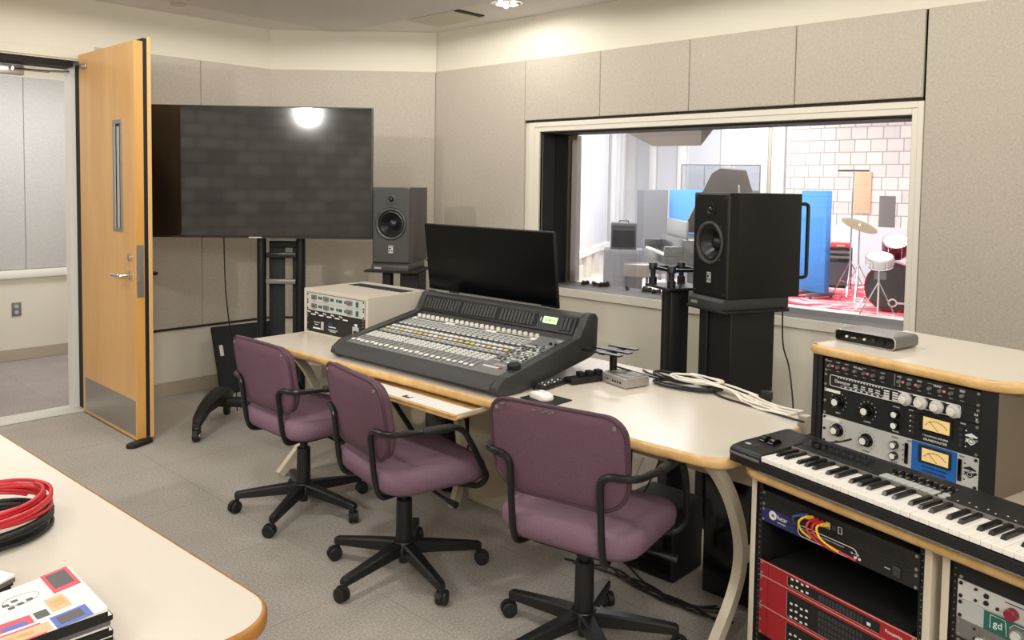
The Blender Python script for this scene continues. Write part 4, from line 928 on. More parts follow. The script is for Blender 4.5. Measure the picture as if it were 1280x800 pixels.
# right bay
u = ku('channel_strip', 'silver rack unit with a maroon knob, top of the right bay', .6030, .0440, 'silver', 1)
knob(u, .122, .016, .0135, 'redknob', None, .016); knob(u, .165, .026, .009, 'alu', None, .012)
a = MB()
for x, z, r_ in ((.042, .036, .0035), (.042, .010, .0035), (.065, .030, .006), (.065, .014, .006), (.090, .012, .004), (.158, .010, .0038), (.178, .008, .0038), (.198, .008, .0038), (.222, .008, .0038), (.195, .026, .0038)): a.lathe([(r_, 0), (r_ * .8, .004), (0, .004)], (x, 0, z), (0, -1, 0), 10)
a.box(.105, .150, -.0006, -.0001, .035, .037); a.build('sockets_and_screws', 'blackm', u)
MB().lathe([(.005, 0), (.004, .006), (0, .0062)], (.217, 0, .026), (0, -1, 0), 12).build('push_button', 'white', u)
u = ku('green_preamplifier', 'rack unit with a green panel and white gd logo in the right bay', .5565, .0455, 'lgrey', 1)
MB().box(.062, .46, -.0012, -.0001, .001, .0445).build('green_panel', 'green', u)
text('gd', .022, 'ink', u, (.082, -.0014, .016)); MB().tube([(.076, -.0016, .010), (.076, -.0016, .040), (.108, -.0016, .040), (.112, -.0016, .006)], .0008, 5).build('logo_outline', 'ink', u)
MB().tube([(.118, -.0016, .006), (.118, -.0016, .030), (.126, -.0016, .040), (.19, -.0016, .040)], .0008, 5).build('panel_line', 'ink', u)
for x in (.135, .198, .262): knob(u, x, .019, .0135, 'silver2', 'silver', .014, 'alu')
u = ku('grey_preamplifier', 'grey rack unit with small chrome knobs under the green-panelled one', .5120, .0440, 'alu', 1)
for x in (.06, .085, .14, .17, .22): knob(u, x, .018, .010, 'chrome', 'silver', .014)
a = MB()
for x, z in ((.042, .034), (.042, .012)): a.lathe([(.003, 0), (.003, .002)], (x, 0, z), (0, -1, 0), 10)
a.build('sockets', 'blackm', u)
u = ku('blank_panel', 'black blank rack panel above the silver unit in the right bay', .6480, .0520, 'blackm', 1)
u = ku('lower_preamplifier', 'dark rack unit at the bottom edge of the right bay', .4670, .0440, 'black', 1)
# patch leads plugged into the top panel
def lead(pts, m, lb, name='patch_cable', plug=None):
    P = smooth_path([K(*p) for p in pts], 6); o = MB().tube(P, .0031, 8).build(name, m); tag(o, lb, 'cable', 'coloured patch cables')
    if plug: MB().cyl(P[0], P[0] + (P[3] - P[0]).normalized() * .022, .0065, .005, 10).build('plug', plug, o)
y0 = BY - .004
lead([(.205, y0 - .003, .646), (.196, y0 - .02, .648), (.180, y0 - .025, .64), (.168, y0 - .018, .628), (.170, y0 - .010, .612)], 'blcable', 'blue patch cable in the left rack bay', plug='blcable')
lead([(.222, y0 - .003, .646), (.214, y0 - .03, .650), (.204, y0 - .038, .634), (.208, y0 - .03, .612), (.232, y0 - .02, .596)], 'ycable', 'yellow patch cable next to the blue one', plug='ycable')
lead([(.238, y0 - .003, .645), (.232, y0 - .032, .645), (.232, y0 - .038, .622), (.260, y0 - .026, .598), (.31, y0 - .018, .588)], 'rcable', 'red patch cable between the left yellow cable and the other red one', plug='rcable')
lead([(.254, y0 - .003, .645), (.248, y0 - .034, .644), (.252, y0 - .036, .620), (.290, y0 - .026, .602), (.37, y0 - .022, .592)], 'rcable', 'longer red patch cable reaching furthest along the navy-ended unit', plug='rcable')
lead([(.272, y0 - .003, .645), (.262, y0 - .036, .645), (.270, y0 - .040, .622), (.292, y0 - .034, .606), (.325, y0 - .030, .598)], 'ycable', 'yellow patch cable at the right end of the plugged row', plug='ycable')

# ---------------------------------------------------------------- desktop rack cabinet on the keyboard desk
RK0 = Vector((2.531, 1.033, .7395)); RKM = Matrix.Translation(RK0) @ Matrix.Rotation(KR, 4, 'Z')
KX = lambda x, y, z=0: tuple(RKM @ Vector((x, y, z)))
rc = thing('rack_cabinet', 'small rack cabinet with oak-edged cream top standing on the keyboard desk', 'rack cabinet', tuple(RK0), KR)
W3, D3, H3 = .569, .40, .286
MB().box(0, .016, 0, D3, 0, H3, .001, 1).box(.0165, .033, .004, .05, .0, H3).build('side_panel', 'blackm', rc)
MB().box(W3 - .016, W3, 0, D3, 0, H3, .001, 1).build('side_panel', 'brown', rc)
MB().box(W3 - .0425, W3 - .0005, -.0015, -.0001, 0, H3).box(W3 - .033, W3 - .0165, .004, .05, 0, H3).build('front_stile', 'blackm', rc)
MB().box(.034, W3 - .034, 0.06, D3, 0, .006).box(.017, W3 - .017, D3 - .01, D3, .0065, H3).build('inner_shelf', 'blackm', rc)
MB().box(-.002, W3 - .012, -.002, D3 + .1, H3 + .0005, H3 + .030, .002, 1).build('top_board', 'laminate', rc)
path = [Vector((-.002, .3, H3 + .0155)), Vector((-.002, -.002, H3 + .0155)), Vector((W3 - .012, -.002, H3 + .0155)), Vector((W3 + .045, .06, H3 + .0155)), Vector((W3 + .09, .4, H3 + .0155))]
path = bend_path(path, .03, 4)
lp = []
for i, p in enumerate(path):
    d = (path[min(i + 1, len(path) - 1)] - path[max(i - 1, 0)]).normalized(); n = Vector((d.y, -d.x, 0))
    lp.append([p + n * a + Vector((0, 0, b)) for a, b in ((-.002, .0145), (.008, .0145), (.013, .010), (.0155, 0), (.013, -.010), (.008, -.0145), (-.002, -.0145))])
MB().loft(lp).build('oak_edge', 'oak', rc, 60)
MB().prism([(W3 - .0118, .0), (W3 + .042, .06), (W3 + .085, .40), (W3 - .0118, .40)], .0285, 'z', H3 + .001).build('top_board', 'laminate', rc)
RX = .0432
def ru(name, label, z, h, m, dep=.24): return unit(name, label, 'audio rack unit', KX(RX, -.0005, z), KR, h, m, dep)
u = ru('compressor_gate', 'black rack unit with small pink knobs, topmost in the desktop rack cabinet', .2360, .0440, 'blackm')
a, b = MB(), MB()
random.seed(5)
for half in (0, .232):
    for i in range(7): 
        x = .02 + half + i * .030
        MB().lathe([(.0055, 0), (.0045, .010), (0, .0102)], (x, 0, .022), (0, -1, 0), 12).build('knob', 'alu' if i % 3 else 'mgrey', u)
        a.box(x - .008, x + .006, -.0007, -.0001, .034 + random.uniform(-.003, .002), .036 + random.uniform(0, .002)); a.box(x - .006, x + .004, -.0007, -.0001, .007, .009)
    for x in (.030, .068, .150): b.lathe([(.0042, 0), (.003, .004), (0, .0045)], (x + half, 0, .020 + .002), (0, -1, 0), 10)
    text('dbx' if half == 0 else '166xs', .010, 'ink', u, (.118 + half, -.0012, .030))
a.build('lettering', 'inkgrey', u); b.build('pink_knobs', 'pinkknob', u)
MB().box(.236, .2375, -.0008, -.0001, .006, .040).box(.252, .2535, -.0008, -.0001, .006, .040).build('divider_line', 'inkgrey', u)
u = ru('distressor', 'black compressor with four large cream knobs and white outline', .1912, .0443, 'black')
u.name = 'compressor'
MB().tube([(x, -.0014, z) for x, z in rrect(.405, .034, .006, 5, .226, .022)], .0011, 5, True).build('outline', 'ink', u)
text('Distressor', .015, 'ink', u, (.040, -.0014, .018), sx=.85)
MB().tube([(x, -.0016, z) for x, z in rrect(.16, .009, .0044, 5, .142, .0085)], .0006, 5, True).build('small_outline', 'ink', u)
a = MB()
for i in range(16): a.box(.050 + i * .0098, .054 + i * .0098, -.0018, -.0001, .0335, .037)
for i in range(8): a.box(.075 + i * .018, .081 + i * .018, -.0018, -.0001, .007, .0105)
for x in (.105, .130, .155, .178):
    for z in (.016, .0225): a.box(x, x + .014, -.0016, -.0001, z, z + .003)
for x in (.205, .232):
    for z in (.007, .014, .021, .028): a.box(x, x + .017, -.0016, -.0001, z, z + .004)
for x in (.256, .30, .347, .395): a.box(x - .006, x + .012, -.0016, -.0001, .036, .0385)
a.build('lettering', 'ink', u)
for x in (.272, .318, .364, .411):
    MB().lathe([(.0195, 0), (.0185, .006), (.0135, .008)], (x, 0, .020), (0, -1, 0), 28).build('knob_skirt', 'silver', u)
    k = MB().lathe([(.0125, .006), (.0115, .020), (.0100, .0215), (.0075, .0215), (.007, .023), (0, .023)], (x, 0, .020), (0, -1, 0), 22).build('knob', 'knobw', u)
MB().box(.436, .428 + .038, -.0012, -.0001, .010, .034).build('rear_window', 'blackm', u)
text('EL8', .009, 'ink', u, (.4655, -.0014, .022), sx=.7); text('X', .012, 'ink', u, (.468, -.0014, .008))
def vu(t, x, z, w, h, fm):
    f = MB().box(x - .012, x + w + .006, -.006, -.0001, z - .007, z + h + .007, .002, 1).build('meter_frame', fm, t)
    MB().box(x, x + w, -.0068, -.0062, z, z + h).build('meter_face', 'meter', f)
    c = Vector((x + w * .5, -.0072, z - h * .25)); s_ = MB()
    s_.tube([(c.x + w * .50 * cos(a_), c.y, c.z + h * 1.02 * sin(a_)) for a_ in [radians(35 + 110 * i / 14) for i in range(15)]], .0005, 4)
    for i in range(11):
        a_ = radians(38 + 104 * i / 10); s_.tube([(c.x + w * .50 * cos(a_), c.y, c.z + h * 1.02 * sin(a_)), (c.x + w * .53 * cos(a_), c.y, c.z + h * 1.11 * sin(a_))], .0005, 4)
    s_.tube([(c.x + w * .08, c.y, z + .002), (c.x - w * .26, c.y, z + h * .72)], .0006, 4); s_.build('meter_scale', 'inkblack', f)
def shield(t, x, z, r, m, m2):
    p = [(x - r, z + r * .55), (x - r * .55, z + r * .75), (x, z + r), (x + r * .55, z + r * .75), (x + r, z + r * .55), (x + r * .9, z - r * .1), (x + r * .5, z - r * .65), (x, z - r), (x - r * .5, z - r * .65), (x - r * .9, z - r * .1)]
    s_ = MB().prism(p, .001, 'y', -.0011).build('shield_logo', m, t)
    MB().box(x - r * 1.0, x + r * 1.0, -.0016, -.0012, z + r * .0, z + r * .36).build('shield_band', m2, s_)
    text('UA', r * .5, m, s_, (x, -.0018, z + r * .04), align='CENTER'); MB().tube([(x + r * .38 * cos(a_), -.0014, z - r * .35 + r * .3 * sin(a_)) for a_ in [pi * 2 * i / 12 for i in range(12)]], r * .05, 4, True).build('shield_ring', m2, s_)
def limiter(name, label, z, dark):
    u = ru(name, label, z, .0885, 'blackm' if dark else 'silver')
    tm = 'ink' if dark else 'inkblack'
    for x, zz in ((.055, .050), (.155, .046)):
        r_ = .0155
        MB().lathe([(.021, 0), (.020, .004), (.0175, .006)], (x, 0, zz), (0, -1, 0), 24).build('knob_skirt', 'bgloss', u)
        MB().lathe([(.0150, .005), (.014, .020), (.012, .0215), (0, .0215)], (x, 0, zz), (0, -1, 0), 24).build('knob', 'bgloss', u)
        MB().lathe([(.0105, .0217), (.0100, .0228), (0, .0228)], (x, 0, zz), (0, -1, 0), 20).build('knob_cap', 'white', u)
        tk = MB()
        for i in range(11):
            a_ = radians(-50 + 28 * i); tk.lathe([(.0014, 0), (.0014, .0005)], (x + .0275 * cos(a_), -.0001, zz + .0275 * sin(a_)), (0, -1, 0), 8)
        tk.build('dial_marks', tm, u)
    text('INPUT', .006, tm, u, (.055, -.0004, .012), align='CENTER'); text('OUTPUT', .006, tm, u, (.155, -.0004, .010), align='CENTER')
    for zz in (.058, .026):
        MB().lathe([(.0125, 0), (.0115, .012), (.010, .0135), (0, .0135)], (.245, 0, zz), (0, -1, 0), 20).build('knob', 'bgloss', u)
        MB().lathe([(.0085, .0136), (.008, .0146), (0, .0146)], (.245, 0, zz), (0, -1, 0), 18).build('knob_cap', 'white', u)
    text('ATTACK', .0055, tm, u, (.245, -.0004, .078), align='CENTER'); text('RELEASE', .0055, tm, u, (.245, -.0004, .006), align='CENTER')
    if not dark: MB().box(.285 + .012, .425, -.0014, -.0001, .0005, .088).build('blue_panel', 'blue', u)
    for x in (.282, .434) if not dark else (.300, .434):
        b_ = MB()
        if dark:
            for i in range(4): b_.box(x - .004, x + .004, -.0045, -.0001, .018 + i * .0145, .026 + i * .0145)
        else: b_.box(x - .005, x + .005, -.005, -.0001, .014, .074, .001, 1)
        b_.build('push_buttons', 'dgrey' if dark else 'bgloss', u)
        d_ = MB()
        for i in range(4): d_.lathe([(.0022, 0), (.0022, .0006)], (x + (.012 if x > .4 else -.011), -.0001, .022 + i * .0145), (0, -1, 0), 8)
        d_.build('ratio_marks', tm, u)
    vu(u, .330, .040, .075, .036, 'bgloss' if dark else 'inkblack')
    text('1176 LIMITING AMPLIFIER', .0068, 'ink' if dark else 'inkblack', u, (.363, -.0018, .020), align='CENTER', sx=.95)
    text('GRANDMASTER', .0095, 'ink' if dark else 'navy', u, (.363, -.0018, .008), align='CENTER')
    text('RATIO', .005, tm, u, (.290, -.0004, .080), align='CENTER'); text('METER', .005, tm, u, (.437, -.0004, .080), align='CENTER')
    shield(u, .464 - .004, .045, .0165, tm, 'blackm' if dark else 'silver')
    MB().box(.005, .060, -.0012, -.0001, .074, .083).build('white_label', 'white', u)
    return u
limiter('limiting_amplifier', 'black limiting amplifier with amber meter, above the silver one', .1016, True)
limiter('limiting_amplifier', 'silver limiting amplifier with bright blue meter panel behind the keyboard', .0120, False)

ai = thing('audio_interface', 'small dark desktop audio interface with rounded silver rim on the rack cabinet', 'audio interface', KX(.0, .105, H3 + .0302), KR + radians(3))
MB().prism([(x, z) for x, z in rrect(.205, .040, .014, 6, .1025, .0215)], .13, 'y', 0).build('body', 'alu', ai)
MB().tube([(x, -.001, z) for x, z in rrect(.203, .038, .0135, 6, .1025, .0215)], .0022, 6, True).build('front_rim', 'silver2', ai)
MB().prism([(x, z) for x, z in rrect(.198, .033, .012, 6, .1025, .0215)], .001, 'y', -.0015).build('front_panel', 'bgloss', ai)
for x, r_, m_ in ((.045, .004, 'ink'), (.105, .0035, 'ink'), (.135, .006, 'dgrey'), (.165, .009, 'bgloss')): MB().lathe([(r_, 0), (r_ * .9, .006), (0, .0062)], (x, -.0016, .0215), (0, -1, 0), 14).build('knob' if r_ > .005 else 'indicator', m_, ai)
text('audio', .008, 'ink', ai, (.058, -.0018, .018)); text('audio interface', .011, 'inkgrey', ai, (.09, .06, .0417), (0, 0, 0))
for x in (.03, .175): MB().box(x - .01, x + .01, .02, .11, .0, .002).build('foot', 'rubber', ai)

# ---------------------------------------------------------------- keyboard controller
kb = thing('midi_keyboard', 'black music keyboard controller lying along the oak-edged desk', 'keyboard', (2.155, 1.118, .7395), radians(-105.5))
kb.scale = (1, .87, .78)
KL, KD = 1.0, .305
pf = [(.0, .012), (.0, .052), (.012, .066), (.05, .070), (.28, .082), (KD, .078), (KD, .010), (.03, .004)]
sd_ = [(.0, .010), (.0, .058), (.012, .068), (.05, .072), (.28, .084), (KD, .080), (KD, .010), (.03, .004)]
MB().prism([(.155, .03), (.155, .074), (.165, .0745), (.28, .082), (KD, .078), (KD, .010), (.155, .010)], KL - .19, 'x', .115).prism([(0, .012), (0, .044), (.012, .048), (.16, .048), (.16, .012)], KL - .13, 'x', .113).build('body', 'black', kb)
MB().prism(sd_, .112, 'x', 0, .004).build('left_block', 'black', kb)
MB().prism(sd_, .03, 'x', KL - .02, .004).build('right_block', 'black', kb)
MB().box(.113, KL - .02, -.003, .0, .010, .046, .001, 1).build('front_rail', 'blackm', kb)
MB().box(.113, KL - .02, -.005, -.0002, .008, .013, .001, 1).build('front_trim', 'alu', kb)
MB().box(.113, KL - .02, .151, .158, .066, .0775, .001, 1).build('key_slip', 'alu', kb)
MB().box(.002, .112, -.003, 0, .040, .050, .001, 1).build('front_trim', 'alu', kb)
kw_ = .0233; kx = .1155
for i in range(36): MB().box(kx + i * kw_ + .0005, kx + (i + 1) * kw_ - .0005, .003, .150, .0485, .066, .0012, 1).build('white_key', 'key', kb)
for o in range(5):
    for j, f_ in ((0, .62), (1, 1.78 - .0), (3, 3.60), (4, 4.70), (5, 5.80)):
        x = kx + (o * 7 + f_ + .38 - .10) * kw_
        MB().loft([[(x - a_, .052, .0662), (x + a_, .052, .0662), (x + a_, .150, .0662), (x - a_, .150, .0662)] if k_ == 0 else [(x - a_ * .8, .060, .0770), (x + a_ * .8, .060, .0770), (x + a_ * .8, .150, .0770), (x - a_ * .8, .150, .0770)] for k_, a_ in ((0, .0062), (1, .0062))]).build('black_key', 'bkey', kb)
for x in (.040, .072): MB().cyl((x - .009, .125, .072), (x + .009, .125, .072), .024, n=24).build('wheel', 'bgloss', kb)
for i, (x, y) in enumerate(((.018, .05), (.04, .05), (.018, .068), (.04, .068))): MB().box(x, x + .017, y, y + .013, .0705, .0745, .001, 1).build('button', 'lgrey' if i < 1 else 'dgrey', kb)
def tz(y): return .0745 + (y - .165) / .115 * .0075
MB().prism([(.205, tz(.205) - .001), (.255, tz(.255) - .001), (.255, tz(.255) + .0015), (.205, tz(.205) + .0015)], .07, 'x', .112).build('display', 'bgloss', kb)
for i in range(8):
    for j in range(2): MB().lathe([(.008, 0), (.0075, .009), (.0065, .012), (0, .0122)], (.158 + i * .0222, .215 + j * .034, tz(.215 + j * .034)), (0, 0, 1), 12).build('knob', 'blackm', kb)
bt = MB()
for i in range(12):
    for j in range(2): bt.box(.180 + i * .0155, .189 + i * .0155, .172 + j * .014, .180 + j * .014, .0745, .0772)
bt.build('small_buttons', 'dgrey', kb)
for i in range(9):
    f = MB().box(.394 + i * .0185, .405 + i * .0185, .214 + .004 * (i % 3), .226 + .004 * (i % 3), tz(.22) + .0012, tz(.22) + .014, .002, 1).build('fader', 'bgloss', kb)
    MB().box(.3985 + i * .0185, .4005 + i * .0185, .205, .268, tz(.24) - .002, tz(.24) + .0011).build('fader_slot', 'silver2', kb)
for i in range(8): MB().box(.385 + i * .0188, .4022 + i * .0188, .162, .200, .0742, .0795, .0015, 1).build('pad', 'lgrey', kb)
for x, y in ((.550, .172), (.550, .194)): MB().lathe([(.010, 0), (.009, .004), (0, .0042)], (x, y, .0755), (0, 0, 1), 16).build('round_button', 'lgrey', kb)
dt = MB()
for i in range(7): dt.lathe([(.0022, 0), (.0022, .001)], (.585 + i * .022, .18 + .012 * (i % 2), .0765), (0, 0, 1), 8)
dt.build('indicator_lights', 'ink', kb)
for x in (.06, .9):
    for y in (.04, .27): MB().cyl((x, y, 0), (x, y, .012), .012, n=12).build('foot', 'rubber', kb)
tag(MB().tube(smooth_path([K(.12, .30, .790), K(.13, .322, .795), K(.09, .328, .775), K(.03, .33, .756), K(-.05, .33, .7455), K(-.075, .45, .7455)], 6), .003, 6).build('keyboard_cable', 'bcable'), 'thin black cable looping behind the keyboard at the rack cabinet', 'cable')

# ---------------------------------------------------------------- things on the long desk
zt = .7402
sb_ = thing('silver_box', 'small silver aluminium computer box with dark top on the long desk', 'computer', (2.665, 1.962, zt), atan2(1.815 - 1.962, 2.625 - 2.665))
MB().box(0, .150, 0, .125, .002, .042, .005, 3).build('case', 'silver2', sb_)
MB().box(.012, .140, .012, .115, .042, .0432, .002, 1).build('top_panel', 'alu', sb_)
pt = MB().box(.03, .045, -.0008, -.0001, .02, .024)
for i in range(4): pt.box(.065 + i * .016, .074 + i * .016, -.0008, -.0001, .016, .024)
pt.build('ports', 'blackm', sb_)
for x in (.02, .13): MB().box(x - .008, x + .008, .02, .10, 0, .0022).build('foot', 'rubber', sb_)
ls_ = thing('laptop_stand', 'black adjustable stand with flat plates beside the mixing console', 'stand', (2.775, 1.985, zt), radians(-90))
MB().box(-.06, .06, -.10, .10, .0, .010, .003).cyl((0, 0, .010), (0, 0, .105), .016, n=16).build('base', 'black', ls_)
MB().box(-.015, .015, -.09, .09, .105, .111, .002, 1).build('cross_arm', 'black', ls_)
for y, x in ((-.085, .10), (-.01, .095), (.07, .07)): MB().box(-x, x, y - .016, y + .016, .1112, .117, .002, 1).build('plate', 'satin', ls_)
pw = thing('power_adapter', 'black power strip and adapter block behind the remote control', 'power strip', (2.56, 2.03, zt), radians(-16))
MB().box(-.03, .17, -.036, .030, .0, .024, .006).build('block', 'black', pw)
for i in range(3): MB().box(.02 + i * .045, .048 + i * .045, -.02, .012, .0245, .045, .004).build('plug', 'blackm', pw)
rm = thing('remote_control', 'black remote control with white buttons beside the mixing console', 'remote control', (2.355, 2.045, zt), radians(5))
MB().box(0, .175, -.024, .024, .0, .020, .006).build('body', 'black', rm)
for i in range(6):
    for j in range(3): MB().lathe([(.0048, 0), (.004, .003), (0, .0032)], (.03 + i * .022, -.014 + j * .014, .0198), (0, 0, 1), 10).build('button', 'white' if (i + j) % 3 == 0 else 'mgrey', rm)
mp = tag(MB().box(2.225, 2.345, 1.86, 2.02, zt, zt + .004, .0015, 1).build('mouse_pad', 'blackm'), 'black mouse pad on the desk behind the scuffed chair', 'mouse pad')
ms_ = thing('computer_mouse', 'white computer mouse on the small black pad', 'mouse', (2.275, 1.955, zt + .0042), radians(80))
MB().loft([[(x * kx_, y * kx_, z + (.006 * (1 - (x / .055) ** 2) if z > .006 else 0)) for x, y in rrect(.11, .06, .028, 7)] for z, kx_ in ((0, .95), (.006, 1.0), (.014, .94), (.020, .75), (.023, .4))]).build('body', 'white', ms_)
MB().box(.02, .035, -.003, .003, .021, .0275, .001, 1).build('scroll_wheel', 'mgrey', ms_)
hb = tag(MB().tube([(2.47, 2.085, zt + .008), (2.535, 2.065, zt + .008)], .008, 10).build('marker', 'ycable'), 'small yellow marker beside the black remote control', 'marker')
pc = MB().tube(smooth_path([(2.72, 1.93, .80), (2.78, 1.86, .775), (2.86, 1.80, .748), (2.94, 1.77, .748)], 6), .004, 6).build('power_cable', 'bcable'); tag(pc, 'thin black cable leaving the stand towards the back edge of the desk', 'cable')
random.seed(11)
def coil(c, a, b, rot, n, r, zc, jit=.008):
    P = []
    for k in range(n * 14):
        t = 2 * pi * k / 14; f = 1 + .10 * sin(k * .37) + random.uniform(-jit, jit)
        x, y = a * cos(t) * f, b * sin(t) * f; P.append((c[0] + x * cos(rot) - y * sin(rot), c[1] + x * sin(rot) + y * cos(rot), zc + .0035 * (k // 14) + .003 * sin(t * 1.3) + .003))
    return P
def cable(pts, r, m, lb, k=5, group=None, name='cable'):
    o = MB().tube(smooth_path(pts, k), r, 7).build(name, m); return tag(o, lb, 'cable', group)
bk0 = coil((2.83, 1.66, 0), .055, .13, radians(10), 3, .004, zt + .006); 
cable([(2.95, 1.95, zt + .005), (2.90, 1.86, zt + .006)] + bk0 + [(2.80, 1.50, zt + .005), (2.76, 1.36, zt + .005), (2.72, 1.22, zt + .005), (2.70, 1.125, zt + .005)], .004, 'bcable', 'long black cable coiled beside the white cables and running to the desk corner')
cable(coil((2.865, 1.73, 0), .05, .11, radians(-12), 3, .004, zt + .022) + [(2.85, 1.60, zt + .016), (2.92, 1.55, zt + .012)], .004, 'bcable', 'tangled black cable loop lying on top of the white coil')
wl_ = coil((2.855, 1.63, 0), .05, .105, radians(6), 3, .0045, zt + .034)
for i in range(6):
    o = (i - 2.5) * .0125; random.seed(40 + i); J = lambda: random.uniform(-.008, .008)
    st = wl_[i * 7:i * 7 + 16] if i < 4 else [(2.90 + o, 1.72, zt + .03)]
    en = [(2.83 + o * .7 + J(), 1.46 - .01 * i, zt + .034 - .004 * i), (2.80 + o + J(), 1.39, zt + .010 + .009 * (i % 3)), (2.785 + o * 1.1 + J(), 1.31, zt + .006 + .009 * (i % 2)), (2.775 + o * 1.5 + J(), 1.245, zt + .006 + .006 * ((i + 1) % 2)), (2.775 + o * 1.6, 1.195 - .003 * i, zt + .006)]
    cable(list(st) + en, .0042, 'wcable', 'white cable in the bundle lying along the back of the long desk', 5, 'white cables bundled on the desk')
cable([(2.90, 1.56, zt + .03), (2.86, 1.47, zt + .034), (2.845, 1.41, zt + .030), (2.835, 1.36, zt + .026)], .0045, 'wcable', 'white cable with a black plug end beside the pillar stand')
tag(MB().box(-.014, .014, -.02, .02, 0, .034, .005).build('plug_end', 'black', loc=(2.832, 1.325, zt + .0185), rz=radians(10)), 'black connector block at the end of the white cables', 'plug')
cable([(3.545, 1.62, 1.06), (3.55, 1.60, 1.01), (3.46, 1.55, .85), (3.36, 1.47, .75), (3.31, 1.42, .5), (3.30, 1.40, .01)], .0035, 'bcable', 'thin cable hanging down beside the large pillar stand')
cable([(3.12, 3.60, 1.10), (3.16, 3.52, 1.02), (3.14, 3.40, .80), (3.10, 3.36, .3), (3.1, 3.3, .01)], .005, 'bcable', 'black cable hanging from the left studio monitor behind the rack case')

# ---------------------------------------------------------------- under the long desk
def tower(label, P, rz, w, d, h):
    t = thing('computer_tower', label, 'computer', P, rz)
    MB().box(-w / 2, w / 2, 0, d, .012, h, .008).build('case', 'blackm', t); MB().box(-w / 2 + .01, w / 2 - .01, -.008, -.0002, .02, h - .01, .004).build('front_bezel', 'bgloss', t)
    for x in (-w / 2 + .03, w / 2 - .03):
        for y in (.05, d - .05): MB().cyl((x, y, 0), (x, y, .0125), .014, n=10).build('foot', 'rubber', t)
    MB().lathe([(.009, 0), (.008, .002), (0, .0022)], (0, -.0082, h - .06), (0, -1, 0), 14).build('power_button', 'alu', t)
tower('large black computer case on the floor under the right end of the long desk', (2.70, 1.40, 0), radians(-90), .20, .19, .50)
tower('black computer tower in the dark under the console, behind the middle chair', (2.66, 2.98, 0), radians(-90), .17, .17, .48)
tower('low black box under the desk beside the right-end computer', (2.66, 1.72, 0), radians(-90), .24, .22, .30)
random.seed(21)
for i in range(5):
    P = [(2.55 + random.uniform(-.04, .05), 2.0 - k * .17 + random.uniform(-.03, .03), .012 + random.uniform(0, .01) + .05 * (k % 3 == 1) * (i % 2)) for k in range(5)]
    cable(P, .0045, 'bcable', 'black cable among the loose ones on the carpet under the desk', 6, 'loose cables under the long desk')
for i in range(3):
    cable([(2.612, 1.95 - .09 * i, .52), (2.60, 1.92 - .08 * i, .40 - .05 * i), (2.59, 1.84 - .07 * i, .36), (2.605, 1.78 - .07 * i, .50)], .0035, 'wcable' if i == 1 else 'bcable', ('pale' if i == 1 else ('first' if i == 0 else 'last') + ' black') + ' cable looping down from the panel under the desk')
cable([(2.62, 2.93, .56), (2.57, 2.90, .44), (2.59, 2.86, .40), (2.63, 2.82, .52)], .004, 'bcable', 'black cable dangling under the console near the middle chair')

# ---------------------------------------------------------------- table in the foreground
tb = thing('work_table', 'cream laminate table with brown oak edge in the lower left foreground', 'table', (.787, 1.300, 0), radians(2.6))
P4 = rrect(.80, 1.86, (.0, .0, .0, .105), 8, -.40, .93)
MB().prism(P4, .032, 'z', .708).build('tabletop', 'laminate2', tb)
path = [Vector((-.80, 0, .724)), Vector((-.4, 0, .724)), Vector((-.105, 0, .724))] + [Vector((-.105 + .105 * sin(a_), .105 - .105 * cos(a_), .724)) for a_ in [pi / 2 * i / 9 for i in range(1, 10)]] + [Vector((0, 1.0, .724)), Vector((0, 1.86, .724))]
lp = []
for i, p in enumerate(path):
    d = (path[min(i + 1, len(path) - 1)] - path[max(i - 1, 0)]).normalized(); n = Vector((d.y, -d.x, 0))
    lp.append([p + n * a + Vector((0, 0, b)) for a, b in ((-.002, .0165), (.002, .0165), (.007, .010), (.008, 0), (.007, -.010), (.002, -.0165), (-.002, -.0165))])
MB().loft(lp).build('oak_edge', 'oakdark', tb, 60)
for x, y in ((-.08, .09), (-.72, .09), (-.08, 1.76), (-.72, 1.76)): MB().box(x - .022, x + .022, y - .022, y + .022, 0, .7075, .004).build('leg', 'leg', tb)
MB().box(-.70, -.10, .08, .10, .62, .7075).box(-.09, -.07, .115, 1.735, .62, .7075).build('apron', 'taupe', tb)
zt2 = .7402
def hank(c, R0, n, r, m, lb, z0, seed):
    random.seed(seed); P = []
    for k in range(n * 24):
        t = 2 * pi * k / 24; w = k / 24
        Rr = R0 + .010 * sin(w * 2.1 + seed) + random.uniform(-.0012, .0012)
        P.append((c[0] + Rr * 1.06 * cos(t + .5), c[1] + Rr * sin(t + .5), z0 + .0045 + .0062 * (w % (n / 2)) + .006 * sin(t + w)))
    o = MB().tube(smooth_path(P, 2), r, 8).build('coiled_cable', m); return tag(o, lb, 'cable')
hank((.482, 2.066), .118, 9, .0045, 'bcable', 'coiled black cable lying under the red one on the foreground table', zt2 + .002, 2)
hk = hank((.487, 2.082), .116, 9, .0045, 'rcable', 'coiled red cable on top of the black coil on the foreground table', zt2 + .042, 4)
MB().tube([(.43, 1.975, zt2 + .062), (.475, 1.970, zt2 + .060)], .0065, 8).build('plug', 'blackm', hk); MB().tube([(.385, 1.985, zt2 + .064), (.43, 1.975, zt2 + .062)], .0042, 8).build('plug_tip', 'chrome', hk)
